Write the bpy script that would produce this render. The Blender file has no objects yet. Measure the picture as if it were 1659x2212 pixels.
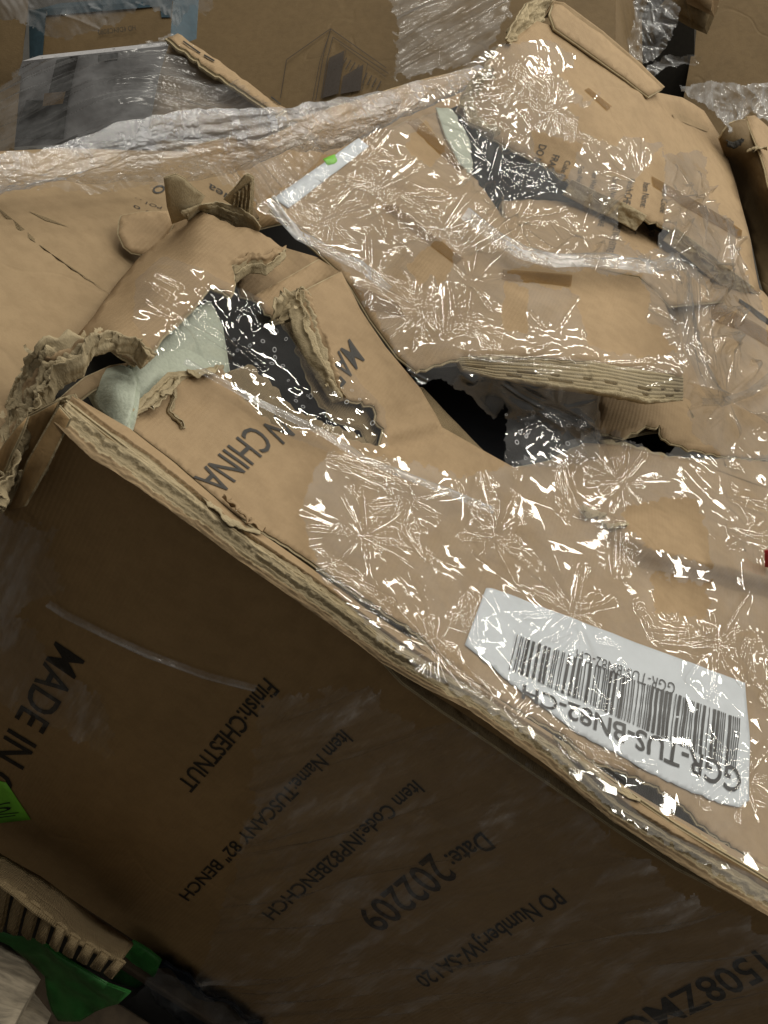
import bpy, bmesh, math, random
import numpy as np
from mathutils import Vector, Matrix
from mathutils.geometry import delaunay_2d_cdt
random.seed(7); RNG = np.random.default_rng(7)
sc = bpy.context.scene; COL = sc.collection

# ------------------------------------------------------------------ camera
FP = 2100.; CX, CY = 829.5, 1106.            # focal length and centre in units of a 1659 x 2212 picture
def nz(v): v = np.asarray(v, float); return v/np.linalg.norm(v)
ZD = nz([-1580, 2010, FP])                   # straight down, seen from the camera (right, down, forward)
XA = np.array([.82, .572, 0]); XA[2] = -(XA[:2]@ZD[:2])/ZD[2]; XA = nz(XA - ZD*(XA@ZD))
YA = np.cross(XA, ZD)
RW = np.array([XA, YA, -ZD])                 # camera -> world
def rays(x, y):
    x = np.asarray(x, float); y = np.asarray(y, float)
    return np.stack([(x-CX)/FP, (y-CY)/FP, np.ones_like(x)], -1) @ RW.T
CAM = -rays(900., 1420.)                     # the middle of the near top edge of the front carton is the origin
cd = bpy.data.cameras.new('camera'); co = bpy.data.objects.new('camera', cd); COL.objects.link(co)
cd.sensor_fit = 'HORIZONTAL'; cd.sensor_width = 36; cd.lens = 36*FP/1659.; cd.clip_start = .02; cd.clip_end = 200
m = Matrix.Identity(4)
for k in range(3):
    m[k][0], m[k][1], m[k][2], m[k][3] = RW[k, 0], -RW[k, 1], -RW[k, 2], CAM[k]
co.matrix_world = m; sc.camera = co

# ------------------------------------------------------------------ light
w = bpy.data.worlds.new("World"); sc.world = w; w.use_nodes = True
w.node_tree.nodes['Background'].inputs[0].default_value = (1, .93, .82, 1)
w.node_tree.nodes['Background'].inputs[1].default_value = .165
def lamp(x, y, z, sx, sy, p, col=(1, .93, .83)):
    l = bpy.data.lights.new('ceiling_lamp', 'AREA'); l.shape = 'RECTANGLE'; l.size = sx; l.size_y = sy
    l.energy = p; l.color = col
    o = bpy.data.objects.new('ceiling_lamp', l); COL.objects.link(o); o.location = (x, y, z)
    return o
LAMPS = [(x+dx, y, p) for y, p, dx in ((.28, 44, 0), (2.5, 38, .8), (4.5, 46, -.1), (6.9, 62, .7)) for x in (-4.4, -2.7, -1.0, .7, 2.4, 4.1)]
for (x, y, p) in LAMPS:
    lamp(x, y, 4.3, 1.05, .15, p*.53, (1, .945, .83))
sc.view_settings.view_transform = 'Standard'; sc.view_settings.look = 'None'
sc.view_settings.exposure = 0; sc.view_settings.gamma = 1
cy = sc.cycles
cy.use_denoising = True; cy.max_bounces = 6; cy.diffuse_bounces = 3; cy.glossy_bounces = 2
cy.transparent_max_bounces = 24; cy.transmission_bounces = 2; cy.sample_clamp_indirect = 4
cy.caustics_reflective = False; cy.caustics_refractive = False

# ------------------------------------------------------------------ small maths
def _h(ix, iy, s):
    n = (ix*374761393 + iy*668265263 + s*974711) & 0x7fffffff
    n = ((n ^ (n >> 13))*1274126177) & 0x7fffffff
    return ((n ^ (n >> 16)) & 0xffff)/65535.*2*math.pi
def perlin(x, y, s=0):
    x = np.asarray(x, float); y = np.asarray(y, float)
    ix = np.floor(x).astype(np.int64); iy = np.floor(y).astype(np.int64); fx = x-ix; fy = y-iy
    u = fx*fx*fx*(fx*(fx*6-15)+10); v = fy*fy*fy*(fy*(fy*6-15)+10)
    def g(dx, dy):
        a = _h(ix+dx, iy+dy, s); return np.cos(a)*(fx-dx)+np.sin(a)*(fy-dy)
    return ((g(0, 0)*(1-u)+g(1, 0)*u)*(1-v)+(g(0, 1)*(1-u)+g(1, 1)*u)*v)*1.5
def fbm(x, y, s=0, o=3):
    return sum(perlin(x*2**k, y*2**k, s+k)/2**k for k in range(o))
def sstep(a, b, x):
    t = np.clip((x-a)/(b-a), 0, 1); return t*t*(3-2*t)
def seg_d(x, y, a, b):
    a = np.array(a, float); b = np.array(b, float); d = b-a; L = d@d
    t = np.clip(((x-a[0])*d[0]+(y-a[1])*d[1])/L, 0, 1)
    return np.hypot(x-a[0]-t*d[0], y-a[1]-t*d[1])
def inside(x, y, poly):
    c = np.zeros(np.shape(x), bool); n = len(poly)
    for i in range(n):
        x0, y0 = poly[i][:2]; x1, y1 = poly[(i+1) % n][:2]
        if y0 == y1: continue
        c ^= ((y0 > y) != (y1 > y)) & (x < (x1-x0)*(y-y0)/(y1-y0)+x0)
    return c
# points of the place along a line of sight: on the level h above the front carton, on an upright plane, or at a distance
def top(x, y, h=0.): d = rays(x, y); return CAM + d*((h-CAM[2])/d[..., 2])[..., None]
def front(x, y, o=0.): d = rays(x, y); return CAM + d*((o-CAM[1])/d[..., 1])[..., None]
def dep(p): return (np.asarray(p)-CAM) @ RW[:, 2]
def topix(p):
    v = (np.asarray(p)-CAM) @ RW; return CX+FP*v[..., 0]/v[..., 2], CY+FP*v[..., 1]/v[..., 2]

class Surf:
    """a smooth sheet in space through given points (thin plate spline)"""
    def __init__(s, ctl, noise=.0012, freq=9., seed=1, bumps=()):
        P = np.array([(c[0], c[1]) for c in ctl], float)/500
        v = []
        for c in ctl:
            k, a = c[2], c[3]
            p = top(c[0], c[1], a) if k == 't' else front(c[0], c[1], a) if k == 'f' else None
            v.append(1/a if k == 'd' else 1/dep(p))
        n = len(P); K = s.k(P, P)+np.eye(n)*1e-4; A = np.zeros((n+3, n+3)); A[:n, :n] = K
        A[:n, n] = 1; A[:n, n+1:] = P; A[n, :n] = 1; A[n+1:, :n] = P.T
        s.w = np.linalg.solve(A, np.r_[v, 0, 0, 0]); s.P = P; s.noise, s.freq, s.seed, s.bumps = noise, freq, seed, bumps
    @staticmethod
    def k(A, B):
        r2 = ((A[:, None]-B[None])**2).sum(-1); return r2*np.log(r2+1e-9)*.5
    def raw(s, x, y):
        x = np.asarray(x, float); y = np.asarray(y, float); sh = x.shape
        Q = np.stack([x.ravel(), y.ravel()], -1)/500; n = len(s.P)
        iv = s.k(Q, s.P)@s.w[:n] + s.w[n] + Q@s.w[n+1:]
        return CAM + rays(x, y)*(1/iv.reshape(sh))[..., None]
    def nrm(s, x, y, e=2.):
        x = np.asarray(x, float); y = np.asarray(y, float)
        n = np.cross(s.raw(x+e, y)-s.raw(x-e, y), s.raw(x, y+e)-s.raw(x, y-e))
        n /= np.linalg.norm(n, axis=-1, keepdims=True)+1e-12
        f = np.sign(((CAM-s.raw(x, y))*n).sum(-1, keepdims=True)); return n*f
    def pt(s, x, y, lift=0.):
        p = s.raw(x, y); n = s.nrm(x, y)
        h = s.noise*fbm(p[..., 0]*s.freq, (p[..., 1]+p[..., 2]*.9)*s.freq, s.seed) + lift
        for b in s.bumps: h = h+b(np.asarray(x, float), np.asarray(y, float))
        return p+n*np.asarray(h)[..., None]

# ------------------------------------------------------------------ materials
def mat(name): 
    mt = bpy.data.materials.new(name); mt.use_nodes = True; nt = mt.node_tree
    for n in list(nt.nodes): nt.nodes.remove(n)
    out = nt.nodes.new('ShaderNodeOutputMaterial'); return mt, nt, out
def N(nt, t, **kw):
    n = nt.nodes.new(t)
    for k, v in kw.items():
        if k.startswith('i_'): n.inputs[int(k[2:])].default_value = v
        else: setattr(n, k, v)
    return n
def mixc(nt, f, a, b):
    n = nt.nodes.new('ShaderNodeMix'); n.data_type = 'RGBA'
    for i, v in ((0, f), (6, a), (7, b)):
        if hasattr(v, 'links'): nt.links.new(v, n.inputs[i])
        else: n.inputs[i].default_value = v if i == 0 else (*v, 1)
    return n.outputs[2]
def rampv(nt, src, a, b, va=0., vb=1.):
    n = N(nt, 'ShaderNodeMapRange', i_1=a, i_2=b, i_3=va, i_4=vb); n.interpolation_type = 'SMOOTHSTEP'
    nt.links.new(src, n.inputs[0]); return n.outputs[0]
def noise(nt, co, scale, detail=4, rough=.55):
    n = N(nt, 'ShaderNodeTexNoise'); n.inputs['Scale'].default_value = scale; n.inputs['Detail'].default_value = detail
    n.inputs['Roughness'].default_value = rough; nt.links.new(co, n.inputs['Vector']); return n.outputs['Fac']
def board(name, col, dark=.8, rough=.72, stain=.25, bump=.15, spec=.3, flute=0., fl_axis=(1, 0, 0), fibre=1.):
    mt, nt, out = mat(name); g = N(nt, 'ShaderNodeNewGeometry').outputs['Position']
    b = N(nt, 'ShaderNodeBsdfPrincipled'); nt.links.new(b.outputs[0], out.inputs[0])
    c = np.array(col)
    big = rampv(nt, noise(nt, g, 5, 5), .35, .7)
    mid = rampv(nt, noise(nt, g, 42, 5, .65), .35, .7)
    st = N(nt, 'ShaderNodeMapping'); st.inputs['Scale'].default_value = (260, 900, 260); nt.links.new(g, st.inputs[0])
    fib = noise(nt, st.outputs[0], 1.2, 3)
    fine = noise(nt, g, 900, 2)
    k = mixc(nt, big, tuple(c), tuple(c*dark))
    k2 = mixc(nt, mid, tuple(c*1.05), tuple(c*(1-stain)*[1, .97, .92]))
    mm = nt.nodes.new('ShaderNodeMix'); mm.data_type = 'RGBA'; mm.inputs[0].default_value = .4
    nt.links.new(k, mm.inputs[6]); nt.links.new(k2, mm.inputs[7])
    ff = rampv(nt, fib, .35, .7, 0, .22*fibre); k3 = mixc(nt, ff, mm.outputs[2], tuple(c*.7))
    fl = rampv(nt, fine, .6, .8, 0, .25); k4 = mixc(nt, fl, k3, tuple(c*.62))
    nt.links.new(k4, b.inputs['Base Color']); b.inputs['Roughness'].default_value = rough
    b.inputs['Specular IOR Level'].default_value = spec
    bp = N(nt, 'ShaderNodeBump'); bp.inputs['Strength'].default_value = bump; bp.inputs['Distance'].default_value = .007
    a1 = N(nt, 'ShaderNodeMath', operation='MULTIPLY_ADD'); nt.links.new(mid, a1.inputs[0]); a1.inputs[1].default_value = .7
    nt.links.new(fib, a1.inputs[2]); hsrc = a1.outputs[0]
    cn = noise(nt, g, 3.1, 2, .45); ab = N(nt, 'ShaderNodeMath', operation='SUBTRACT', i_1=.5); nt.links.new(cn, ab.inputs[0]); ab2 = N(nt, 'ShaderNodeMath', operation='ABSOLUTE'); nt.links.new(ab.outputs[0], ab2.inputs[0])
    cr = rampv(nt, ab2.outputs[0], .0, .012, 1, 0); a4 = N(nt, 'ShaderNodeMath', operation='MULTIPLY_ADD'); nt.links.new(cr, a4.inputs[0]); a4.inputs[1].default_value = -1.8; nt.links.new(hsrc, a4.inputs[2]); hsrc = a4.outputs[0]
    sm = N(nt, 'ShaderNodeMapping'); sm.inputs['Scale'].default_value = (9, 60, 30); sm.inputs['Rotation'].default_value = (0, 0, .5); nt.links.new(g, sm.inputs[0])
    sc_ = rampv(nt, noise(nt, sm.outputs[0], 1., 5, .7), .60, .74, 0, .30); k5 = mixc(nt, sc_, k4, tuple(c*[.70, .68, .64])); nt.links.new(k5, b.inputs['Base Color'])
    if flute:
        wv = N(nt, 'ShaderNodeTexWave'); wv.inputs['Scale'].default_value = flute; wv.inputs['Distortion'].default_value = .6
        wv.bands_direction = 'X' if fl_axis[0] else ('Y' if fl_axis[1] else 'Z'); nt.links.new(g, wv.inputs[0])
        a2 = N(nt, 'ShaderNodeMath', operation='MULTIPLY_ADD'); nt.links.new(wv.outputs['Fac'], a2.inputs[0]); a2.inputs[1].default_value = .6
        nt.links.new(hsrc, a2.inputs[2]); hsrc = a2.outputs[0]
    nt.links.new(hsrc, bp.inputs['Height']); nt.links.new(bp.outputs[0], b.inputs['Normal'])
    return mt
def plain(name, col, rough=.5, bump=.1, scale=80, vary=.25, spec=.4, metal=0):
    mt, nt, out = mat(name); g = N(nt, 'ShaderNodeNewGeometry').outputs['Position']
    b = N(nt, 'ShaderNodeBsdfPrincipled'); nt.links.new(b.outputs[0], out.inputs[0]); c = np.array(col)
    f = noise(nt, g, scale, 5, .6); k = mixc(nt, rampv(nt, f, .3, .7), tuple(c), tuple(c*(1-vary)))
    nt.links.new(k, b.inputs['Base Color']); b.inputs['Roughness'].default_value = rough; b.inputs['Specular IOR Level'].default_value = spec
    bp = N(nt, 'ShaderNodeBump'); bp.inputs['Strength'].default_value = bump; bp.inputs['Distance'].default_value = .003
    nt.links.new(f, bp.inputs['Height']); nt.links.new(bp.outputs[0], b.inputs['Normal']); return mt
def ink(name, col, wear=.35):
    mt, nt, out = mat(name); g = N(nt, 'ShaderNodeNewGeometry').outputs['Position']
    b = N(nt, 'ShaderNodeBsdfPrincipled'); b.inputs['Base Color'].default_value = (*col, 1); b.inputs['Roughness'].default_value = .6
    t = N(nt, 'ShaderNodeBsdfTransparent'); mx = N(nt, 'ShaderNodeMixShader')
    n1 = noise(nt, g, 260, 6, .7)
    nt.links.new(rampv(nt, n1, .52, .72, .06, .06+wear), mx.inputs[0])
    nt.links.new(b.outputs[0], mx.inputs[1]); nt.links.new(t.outputs[0], mx.inputs[2]); nt.links.new(mx.outputs[0], out.inputs[0]); return mt
def film(name, haze=.05, refl=.07, rough=.05, tint=(.97, .97, .97), hz=(.80, .82, .85), bump=.15, bscale=120, vary=1., soft=.30, hs=(14, 14, 14), lo=.3, hi=.75):
    mt, nt, out = mat(name); g = N(nt, 'ShaderNodeNewGeometry').outputs['Position']
    bp = N(nt, 'ShaderNodeBump'); bp.inputs['Distance'].default_value = .002
    hm = N(nt, 'ShaderNodeMapping'); hm.inputs['Scale'].default_value = hs; hm.inputs['Rotation'].default_value = (0, .35 if hs[2] != hs[0] else 0, 0); nt.links.new(g, hm.inputs[0])
    nt.links.new(rampv(nt, noise(nt, g, 9, 3), .42, .68, bump*.25, bump*1.6), bp.inputs['Strength'])
    nt.links.new(noise(nt, g, bscale, 3, .6), bp.inputs['Height'])
    lw = N(nt, 'ShaderNodeLayerWeight'); lw.inputs[0].default_value = .5; nt.links.new(bp.outputs[0], lw.inputs['Normal'])
    pw = N(nt, 'ShaderNodeMath', operation='POWER'); nt.links.new(lw.outputs['Facing'], pw.inputs[0]); pw.inputs[1].default_value = 4
    ma = N(nt, 'ShaderNodeMath', operation='MULTIPLY_ADD', use_clamp=True); nt.links.new(pw.outputs[0], ma.inputs[0]); ma.inputs[1].default_value = .6; ma.inputs[2].default_value = refl
    gl = N(nt, 'ShaderNodeBsdfGlossy'); gl.inputs['Roughness'].default_value = rough; nt.links.new(bp.outputs[0], gl.inputs['Normal'])
    g2 = N(nt, 'ShaderNodeBsdfGlossy'); g2.inputs['Roughness'].default_value = .33; nt.links.new(bp.outputs[0], g2.inputs['Normal'])
    mg = N(nt, 'ShaderNodeMixShader'); mg.inputs[0].default_value = soft; nt.links.new(gl.outputs[0], mg.inputs[1]); nt.links.new(g2.outputs[0], mg.inputs[2])
    tr = N(nt, 'ShaderNodeBsdfTransparent'); tr.inputs[0].default_value = (*tint, 1)
    df = N(nt, 'ShaderNodeBsdfDiffuse'); df.inputs[0].default_value = (*hz, 1)
    m1 = N(nt, 'ShaderNodeMixShader'); nt.links.new(rampv(nt, noise(nt, hm.outputs[0], 1., 6, .65), lo, hi, haze*(1-.8*vary), haze*(1+vary)), m1.inputs[0])
    nt.links.new(tr.outputs[0], m1.inputs[1]); nt.links.new(df.outputs[0], m1.inputs[2])
    m2 = N(nt, 'ShaderNodeMixShader'); nt.links.new(ma.outputs[0], m2.inputs[0]); nt.links.new(m1.outputs[0], m2.inputs[1]); nt.links.new(mg.outputs[0], m2.inputs[2])
    nt.links.new(m2.outputs[0], out.inputs[0]); return mt
KR = (.385, .272, .155)
M = dict(
    kraft=board('kraft', KR, flute=60),
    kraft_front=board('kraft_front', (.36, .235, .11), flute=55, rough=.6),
    kraft_old=board('kraft_old', (.36, .26, .15), rough=.8),
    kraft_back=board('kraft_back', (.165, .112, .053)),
    ply=board('ply', (.52, .43, .27), dark=.8, stain=.3, bump=.4, fibre=2),
    torn=board('torn', (.47, .385, .24), dark=.8, stain=.3, bump=.3, fibre=2),
    inner=board('inner', (.30, .225, .125), dark=.7, stain=.4, bump=.5, flute=110),
    black=plain('black', (.006, .007, .009), rough=.6, bump=.1, scale=300, spec=.08),
    foam=plain('foam', (.50, .55, .45), rough=.45, bump=.5, scale=220, vary=.12),
    paper=plain('paper', (.66, .715, .78), rough=.45, bump=.05, scale=30, vary=.05),
    ink=ink('ink', (.02, .018, .015)), ink_soft=ink('ink_soft', (.035, .025, .018), .6), print_ink=ink('print_ink', (.012, .012, .014), .2),
    green=plain('green', (.22, .62, .06), rough=.5, vary=.1), green_bag=plain('green_bag', (.045, .22, .05), rough=.35, vary=.5, scale=25, bump=.4),
    teal=plain('teal', (.03, .065, .09), rough=.5, vary=.3), grey_card=plain('grey_card', (.46, .46, .48), rough=.6, vary=.15),
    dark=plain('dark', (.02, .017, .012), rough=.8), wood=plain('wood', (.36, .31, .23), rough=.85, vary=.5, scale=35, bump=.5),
    wood_dark=plain('wood_dark', (.09, .065, .04), rough=.85, vary=.5, scale=25, bump=.4),
    blue_bag=plain('blue_bag', (.012, .02, .035), rough=.3, vary=.5, scale=20), red=plain('red', (.5, .02, .03), rough=.5),
    tape=film('tape', .34, .05, .12, tint=(.80, .66, .42), hz=(.27, .175, .07), bump=.3, bscale=60, vary=.25),
    concrete=plain('concrete', (.05, .047, .042), rough=.8, scale=6),
    film=film('film', .04, .10, .032, tint=(.95, .95, .945), bump=.02, bscale=260, soft=.2), film_dense=film('film_dense', .22, .10, .08, bump=.35, bscale=160), film_roll=film('film_roll', .24, .14, .05, hz=(.66, .68, .74), bump=.5, bscale=230, vary=.8, soft=.45), bubble=film('bubble', .30, .05, .1),
    film_soft=film('film_soft', .07, .05, .12, bump=.3, bscale=60), film_front=film('film_front', .13, .05, .06, bump=.12, bscale=40, hs=(26, 26, 5), lo=.48, hi=.72),  # film_front: whitish streaks painted into the haze in place of lamp glints
    clear_tape=film('clear_tape', .010, .09, .03, bump=.02, bscale=30, soft=.06),
)
MI = list(M.values())

# ------------------------------------------------------------------ builders
def tag(o, label=None, cat=None, group=None, kind=None):
    for k, v in (('label', label), ('category', cat), ('group', group), ('kind', kind)):
        if v: o[k] = v
    return o
def link(name, me, parent=None):
    o = bpy.data.objects.new(name, me); COL.objects.link(o)
    if parent is not None:
        o.parent = parent; o.matrix_parent_inverse = parent.matrix_world.inverted()
    return o
def thing(name, label, cat, at, group=None):
    o = bpy.data.objects.new(name, None); COL.objects.link(o); o.empty_display_size = .05
    o.matrix_world = Matrix.Translation(Vector(at)); return tag(o, label, cat, group)
def mesh(name, V, F, mats, midx=None, smooth=True, parent=None, flat_walls=None):
    me = bpy.data.meshes.new(name); me.from_pydata([tuple(v) for v in V], [], [tuple(f) for f in F])
    for mm in (mats if isinstance(mats, (list, tuple)) else [mats]): me.materials.append(M[mm] if isinstance(mm, str) else mm)
    if midx is not None: me.polygons.foreach_set('material_index', np.asarray(midx, np.int32))
    sm = np.full(len(me.polygons), smooth) if flat_walls is None else np.asarray(flat_walls) == 0
    me.polygons.foreach_set('use_smooth', sm); me.update(); return link(name, me, parent)
def jag(poly, step=9, seed=0, amp=1.):
    """outline with ragged edges: an entry (x, y, j) roughens the edge that starts there by j"""
    r = random.Random(seed); out = []; n = len(poly)
    for i in range(n):
        a = poly[i]; b = poly[(i+1) % n]; j = (a[2] if len(a) > 2 else 0)*amp
        L = math.hypot(b[0]-a[0], b[1]-a[1]); k = max(1, int(L/(step if j else step*3)))
        nx, ny = -(b[1]-a[1])/(L+1e-6), (b[0]-a[0])/(L+1e-6)
        for q in range(k):
            t = q/k; d = 0
            if j and q: d = j*(r.uniform(-1, 1)*.6+.7*math.sin(q*1.7+r.uniform(0, 1.5)+i))
            t2 = t+(r.uniform(-.25, .25)/k if j and q else 0)
            out.append((a[0]+(b[0]-a[0])*t2+nx*d, a[1]+(b[1]-a[1])*t2+ny*d))
    return out
def tri(poly, res, extra=()):
    xs = [p[0] for p in poly]; ys = [p[1] for p in poly]
    gx, gy = np.meshgrid(np.arange(min(xs)+res/2, max(xs), res), np.arange(min(ys)+res/2, max(ys), res))
    gx = gx+(np.arange(gx.shape[0]) % 2)[:, None]*res/2
    k = inside(gx, gy, poly); gx, gy = gx[k], gy[k]
    d = np.full(gx.shape, 1e9)
    for i in range(len(poly)): d = np.minimum(d, seg_d(gx, gy, poly[i], (poly[(i+1) % len(poly)][0]+1e-4, poly[(i+1) % len(poly)][1])))
    k = d > res*.45; gx, gy = gx[k], gy[k]
    if len(extra):
        ex = np.array([e for e in extra]); ke = inside(ex[:, 0], ex[:, 1], poly); ex = ex[ke]
        dd = np.array([np.min(np.hypot(ex[:, 0]-a, ex[:, 1]-b)) for a, b in zip(gx, gy)]); gx, gy = np.r_[gx[dd > 7], ex[:, 0]], np.r_[gy[dd > 7], ex[:, 1]]
    n = len(poly); vs = [Vector(p) for p in poly]+[Vector(p) for p in zip(gx, gy)]
    v, e, f, *_ = delaunay_2d_cdt(vs, [(i, (i+1) % n) for i in range(n)], [], 1, 1e-4)
    return np.array([(p.x, p.y) for p in v]), f
def sheet(name, poly, S, thick=.005, mats=('kraft', 'ply', 'inner'), res=14, parent=None, step=9, seed=0, lift=0., jamp=1., taglabel=None, extra=()):
    """a piece of board cut to an outline, bent to the surface S, with its thickness and fluted cut edge"""
    P = jag(poly, step, seed, jamp); Q, F = tri(P, res, extra)
    x, y = Q[:, 0], Q[:, 1]; T = S.pt(x, y, lift); nn = S.nrm(x, y); B = T-nn*thick; n = len(Q)
    F = [tuple(f) for f in F]; cnt = {}
    V0 = T
    def ok(f):
        a, b, c = (V0[i] for i in f[:3]); return np.dot(np.cross(b-a, c-a), nn[f[0]]) > 0
    F = [f if ok(f) else f[::-1] for f in F]
    for f in F:
        for i in range(len(f)): cnt[(f[i], f[(i+1) % len(f)])] = 1
    bd = [(a, b) for (a, b) in cnt if (b, a) not in cnt]
    V = [*T, *B]; FF = list(F); mi = [0]*len(F); wall = [0]*len(F)
    FF += [tuple(i+n for i in f[::-1]) for f in F]; mi += [2 if len(mats) > 2 else 0]*len(F); wall += [0]*len(F)
    cen = {}
    r = random.Random(seed+5)
    nxt = {}
    for a, b in bd: nxt.setdefault(a, []).append(b); nxt.setdefault(b, []).append(a)
    rows = {}
    for i in nxt:                                 # rows of the cut edge: liner, sunken flute, liner
        ii = [] 
        nb = nxt[i]; tng = V0[nb[0]]-V0[nb[-1]]; tng = tng/(np.linalg.norm(tng)+1e-9)
        for q, (fr, dp) in enumerate(((.3, .0), (.36, -.35), (.64, -.35), (.7, 0))):
            ii.append(len(V)); V.append(T[i]-nn[i]*thick*fr); cen[ii[-1]] = (i, dp)
        rows[i] = ii
    inn = {}                                      # inward direction on the sheet at each rim vertex
    for a, b in bd:
        t = V0[b]-V0[a]; t = t/(np.linalg.norm(t)+1e-9); d = np.cross(nn[a], t)
        inn[a] = inn.get(a, 0)+d; inn[b] = inn.get(b, 0)+d
    for k, (i, dp) in cen.items():
        V[k] = V[k]-(inn[i]/(np.linalg.norm(inn[i])+1e-9))*thick*dp*-1
    for a, b in bd:
        ca = [a, *rows[a], a+n]; cb = [b, *rows[b], b+n]
        for q in range(5):
            FF.append((cb[q], ca[q], ca[q+1], cb[q+1])); mi.append(1); wall.append(1)
    o = mesh(name, V, FF, list(mats), mi, parent=parent, flat_walls=wall)
    if taglabel: o['label'] = taglabel
    return o
def along(pts, t):
    p = np.asarray(pts, float); s = np.r_[0, np.cumsum(np.linalg.norm(np.diff(p, axis=0), axis=1))]; s /= s[-1]
    return np.stack([np.interp(t, s, p[:, k]) for k in range(p.shape[1])], -1)
def ribbon(name, A, B, nu, nv, disp, mats, parent=None, back=None, midx=None):
    """board between two lines in space, bulged and creased by disp(u, v) along its own normal; back: thickness"""
    u = np.linspace(0, 1, nu); v = np.linspace(0, 1, nv); a = along(A, u); b = along(B, u)
    G = a[:, None]*(1-v[None, :, None])+b[:, None]*v[None, :, None]
    du = np.gradient(G, axis=0); dv = np.gradient(G, axis=1); n = np.cross(du, dv); n /= np.linalg.norm(n, axis=-1, keepdims=True)+1e-12
    s = np.sign(((CAM-G)*n).sum(-1, keepdims=True)); s = np.where(s.mean() > 0, 1., -1.); n = n*s
    U, Vv = np.meshgrid(u, v, indexing='ij'); L = np.linalg.norm(np.diff(a, axis=0), axis=1).sum()
    G = G+n*disp(U*L, Vv)[..., None]
    V = G.reshape(-1, 3); idx = np.arange(nu*nv).reshape(nu, nv)
    F = np.stack([idx[:-1, :-1], idx[1:, :-1], idx[1:, 1:], idx[:-1, 1:]], -1).reshape(-1, 4)
    if s < 0: F = F[:, ::-1]
    mi = None
    if midx is not None:
        mi = midx(U*L, Vv)[:-1, :-1].ravel()
    F = F.tolist(); V = V.tolist()
    if back:
        k = len(V); Bk = (G-n*back).reshape(-1, 3).tolist(); V += Bk; nf = len(F)
        F += [[i+k for i in f[::-1]] for f in F]
        rim = [*idx[:, 0], *idx[-1, 1:], *idx[::-1, -1][1:], *idx[0, ::-1][1:-1]]
        for q in range(len(rim)):
            i, j = int(rim[q]), int(rim[(q+1) % len(rim)]); F.append([i, j, j+k, i+k])
        if mi is not None: mi = np.r_[mi, mi, np.zeros(len(rim), int)]
    return mesh(name, V, F, mats, mi, parent=parent)
# text and flat print, laid on a surface
def letters(name, txt, S, p0, p1, u0, u1, parent, material='ink', lift=.0009, squeeze=None, spacing=1., bold=0.):
    cu = bpy.data.curves.new(name, 'FONT'); cu.body = txt; cu.resolution_u = 3; cu.space_character = spacing; cu.offset = bold
    tmp = bpy.data.objects.new(name, cu); COL.objects.link(tmp)
    me = bpy.data.meshes.new_from_object(tmp); bpy.data.objects.remove(tmp); bpy.data.curves.remove(cu)
    bm = bmesh.new(); bm.from_mesh(me)
    bmesh.ops.triangulate(bm, faces=bm.faces)
    for _ in range(1):
        bmesh.ops.subdivide_edges(bm, edges=[e for e in bm.edges if e.calc_length() > .25], cuts=2)
    bmesh.ops.triangulate(bm, faces=bm.faces); bm.to_mesh(me); bm.free()
    c = np.empty(len(me.vertices)*3); me.vertices.foreach_get('co', c); c = c.reshape(-1, 3)
    x = c[:, 0]-c[:, 0].min(); x = x/x.max(); y = c[:, 1]/.70
    p0, p1, u0, u1 = (np.array(q, float) for q in (p0, p1, u0, u1))
    q = p0+(p1-p0)*x[:, None]+(u0*(1-x[:, None])+u1*x[:, None])*y[:, None]
    W = S.pt(q[:, 0], q[:, 1], lift); me.vertices.foreach_set('co', W.ravel())
    me.materials.clear(); me.materials.append(M[material]); me.update(); return link(name, me, parent)
def prints(name, polys, S, material, parent, lift=.0009, cut=24):
    V, F = [], []
    for q in polys:
        Q = jag([tuple(p[:2]) for p in q], cut/3, 1); k = len(V)
        for p in Q: V.append(S.pt(np.array(p[0]), np.array(p[1]), lift))
        F.append(list(range(k, len(V))))
    o = mesh(name, V, F, material, parent=parent, smooth=False)
    bm = bmesh.new(); bm.from_mesh(o.data); bmesh.ops.triangulate(bm, faces=bm.faces); bm.to_mesh(o.data); bm.free(); return o
def stroke(a, b, w):
    a = np.array(a, float); b = np.array(b, float); d = b-a; n = np.array([-d[1], d[0]])/np.hypot(*d)*w/2
    return [tuple(a+n), tuple(b+n), tuple(b-n), tuple(a-n)]
# stretch film: a fine grid draped on S, crumpled; holes and ragged ends by outline
def folds(u, v, k, f0, f1, seed, sharp=.12):
    r = np.random.default_rng(seed); h = np.zeros_like(u); su = 0
    for i in range(k):
        a = r.uniform(0, math.pi); f = f0*(f1/f0)**(i/max(1, k-1)); ph = r.uniform(0, 1)
        t = (u*math.cos(a)+v*math.sin(a))*f+ph+.35*perlin(u*f*.45+i*7, v*f*.45, seed+i)
        z = t-np.floor(t)-.5; tr = np.sqrt(z*z+sharp*sharp*.05)
        mk = np.clip(.5+1.4*perlin(u*f*.3+31*i, v*f*.3, seed+50+i), 0, 1.3)
        h += tr/f*mk
    return h
def creases(h, u, v, segs):
    for (cx, cy_, a, L, wd, am) in segs:
        du, dv = u-cx, v-cy_; s = du*math.cos(a)+dv*math.sin(a); d = -du*math.sin(a)+dv*math.cos(a)
        k = (np.abs(s) < L/2) & (np.abs(d) < wd*6)
        if not k.any(): continue
        s, d = s[k], d[k]; d = d+.06*L*np.sin(s/L*5+cx*90)
        h[k] += am*np.exp(-np.sqrt(d*d+wd*wd*.12)/wd)*(1-(2*s/L)**2)**2
    return h
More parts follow.
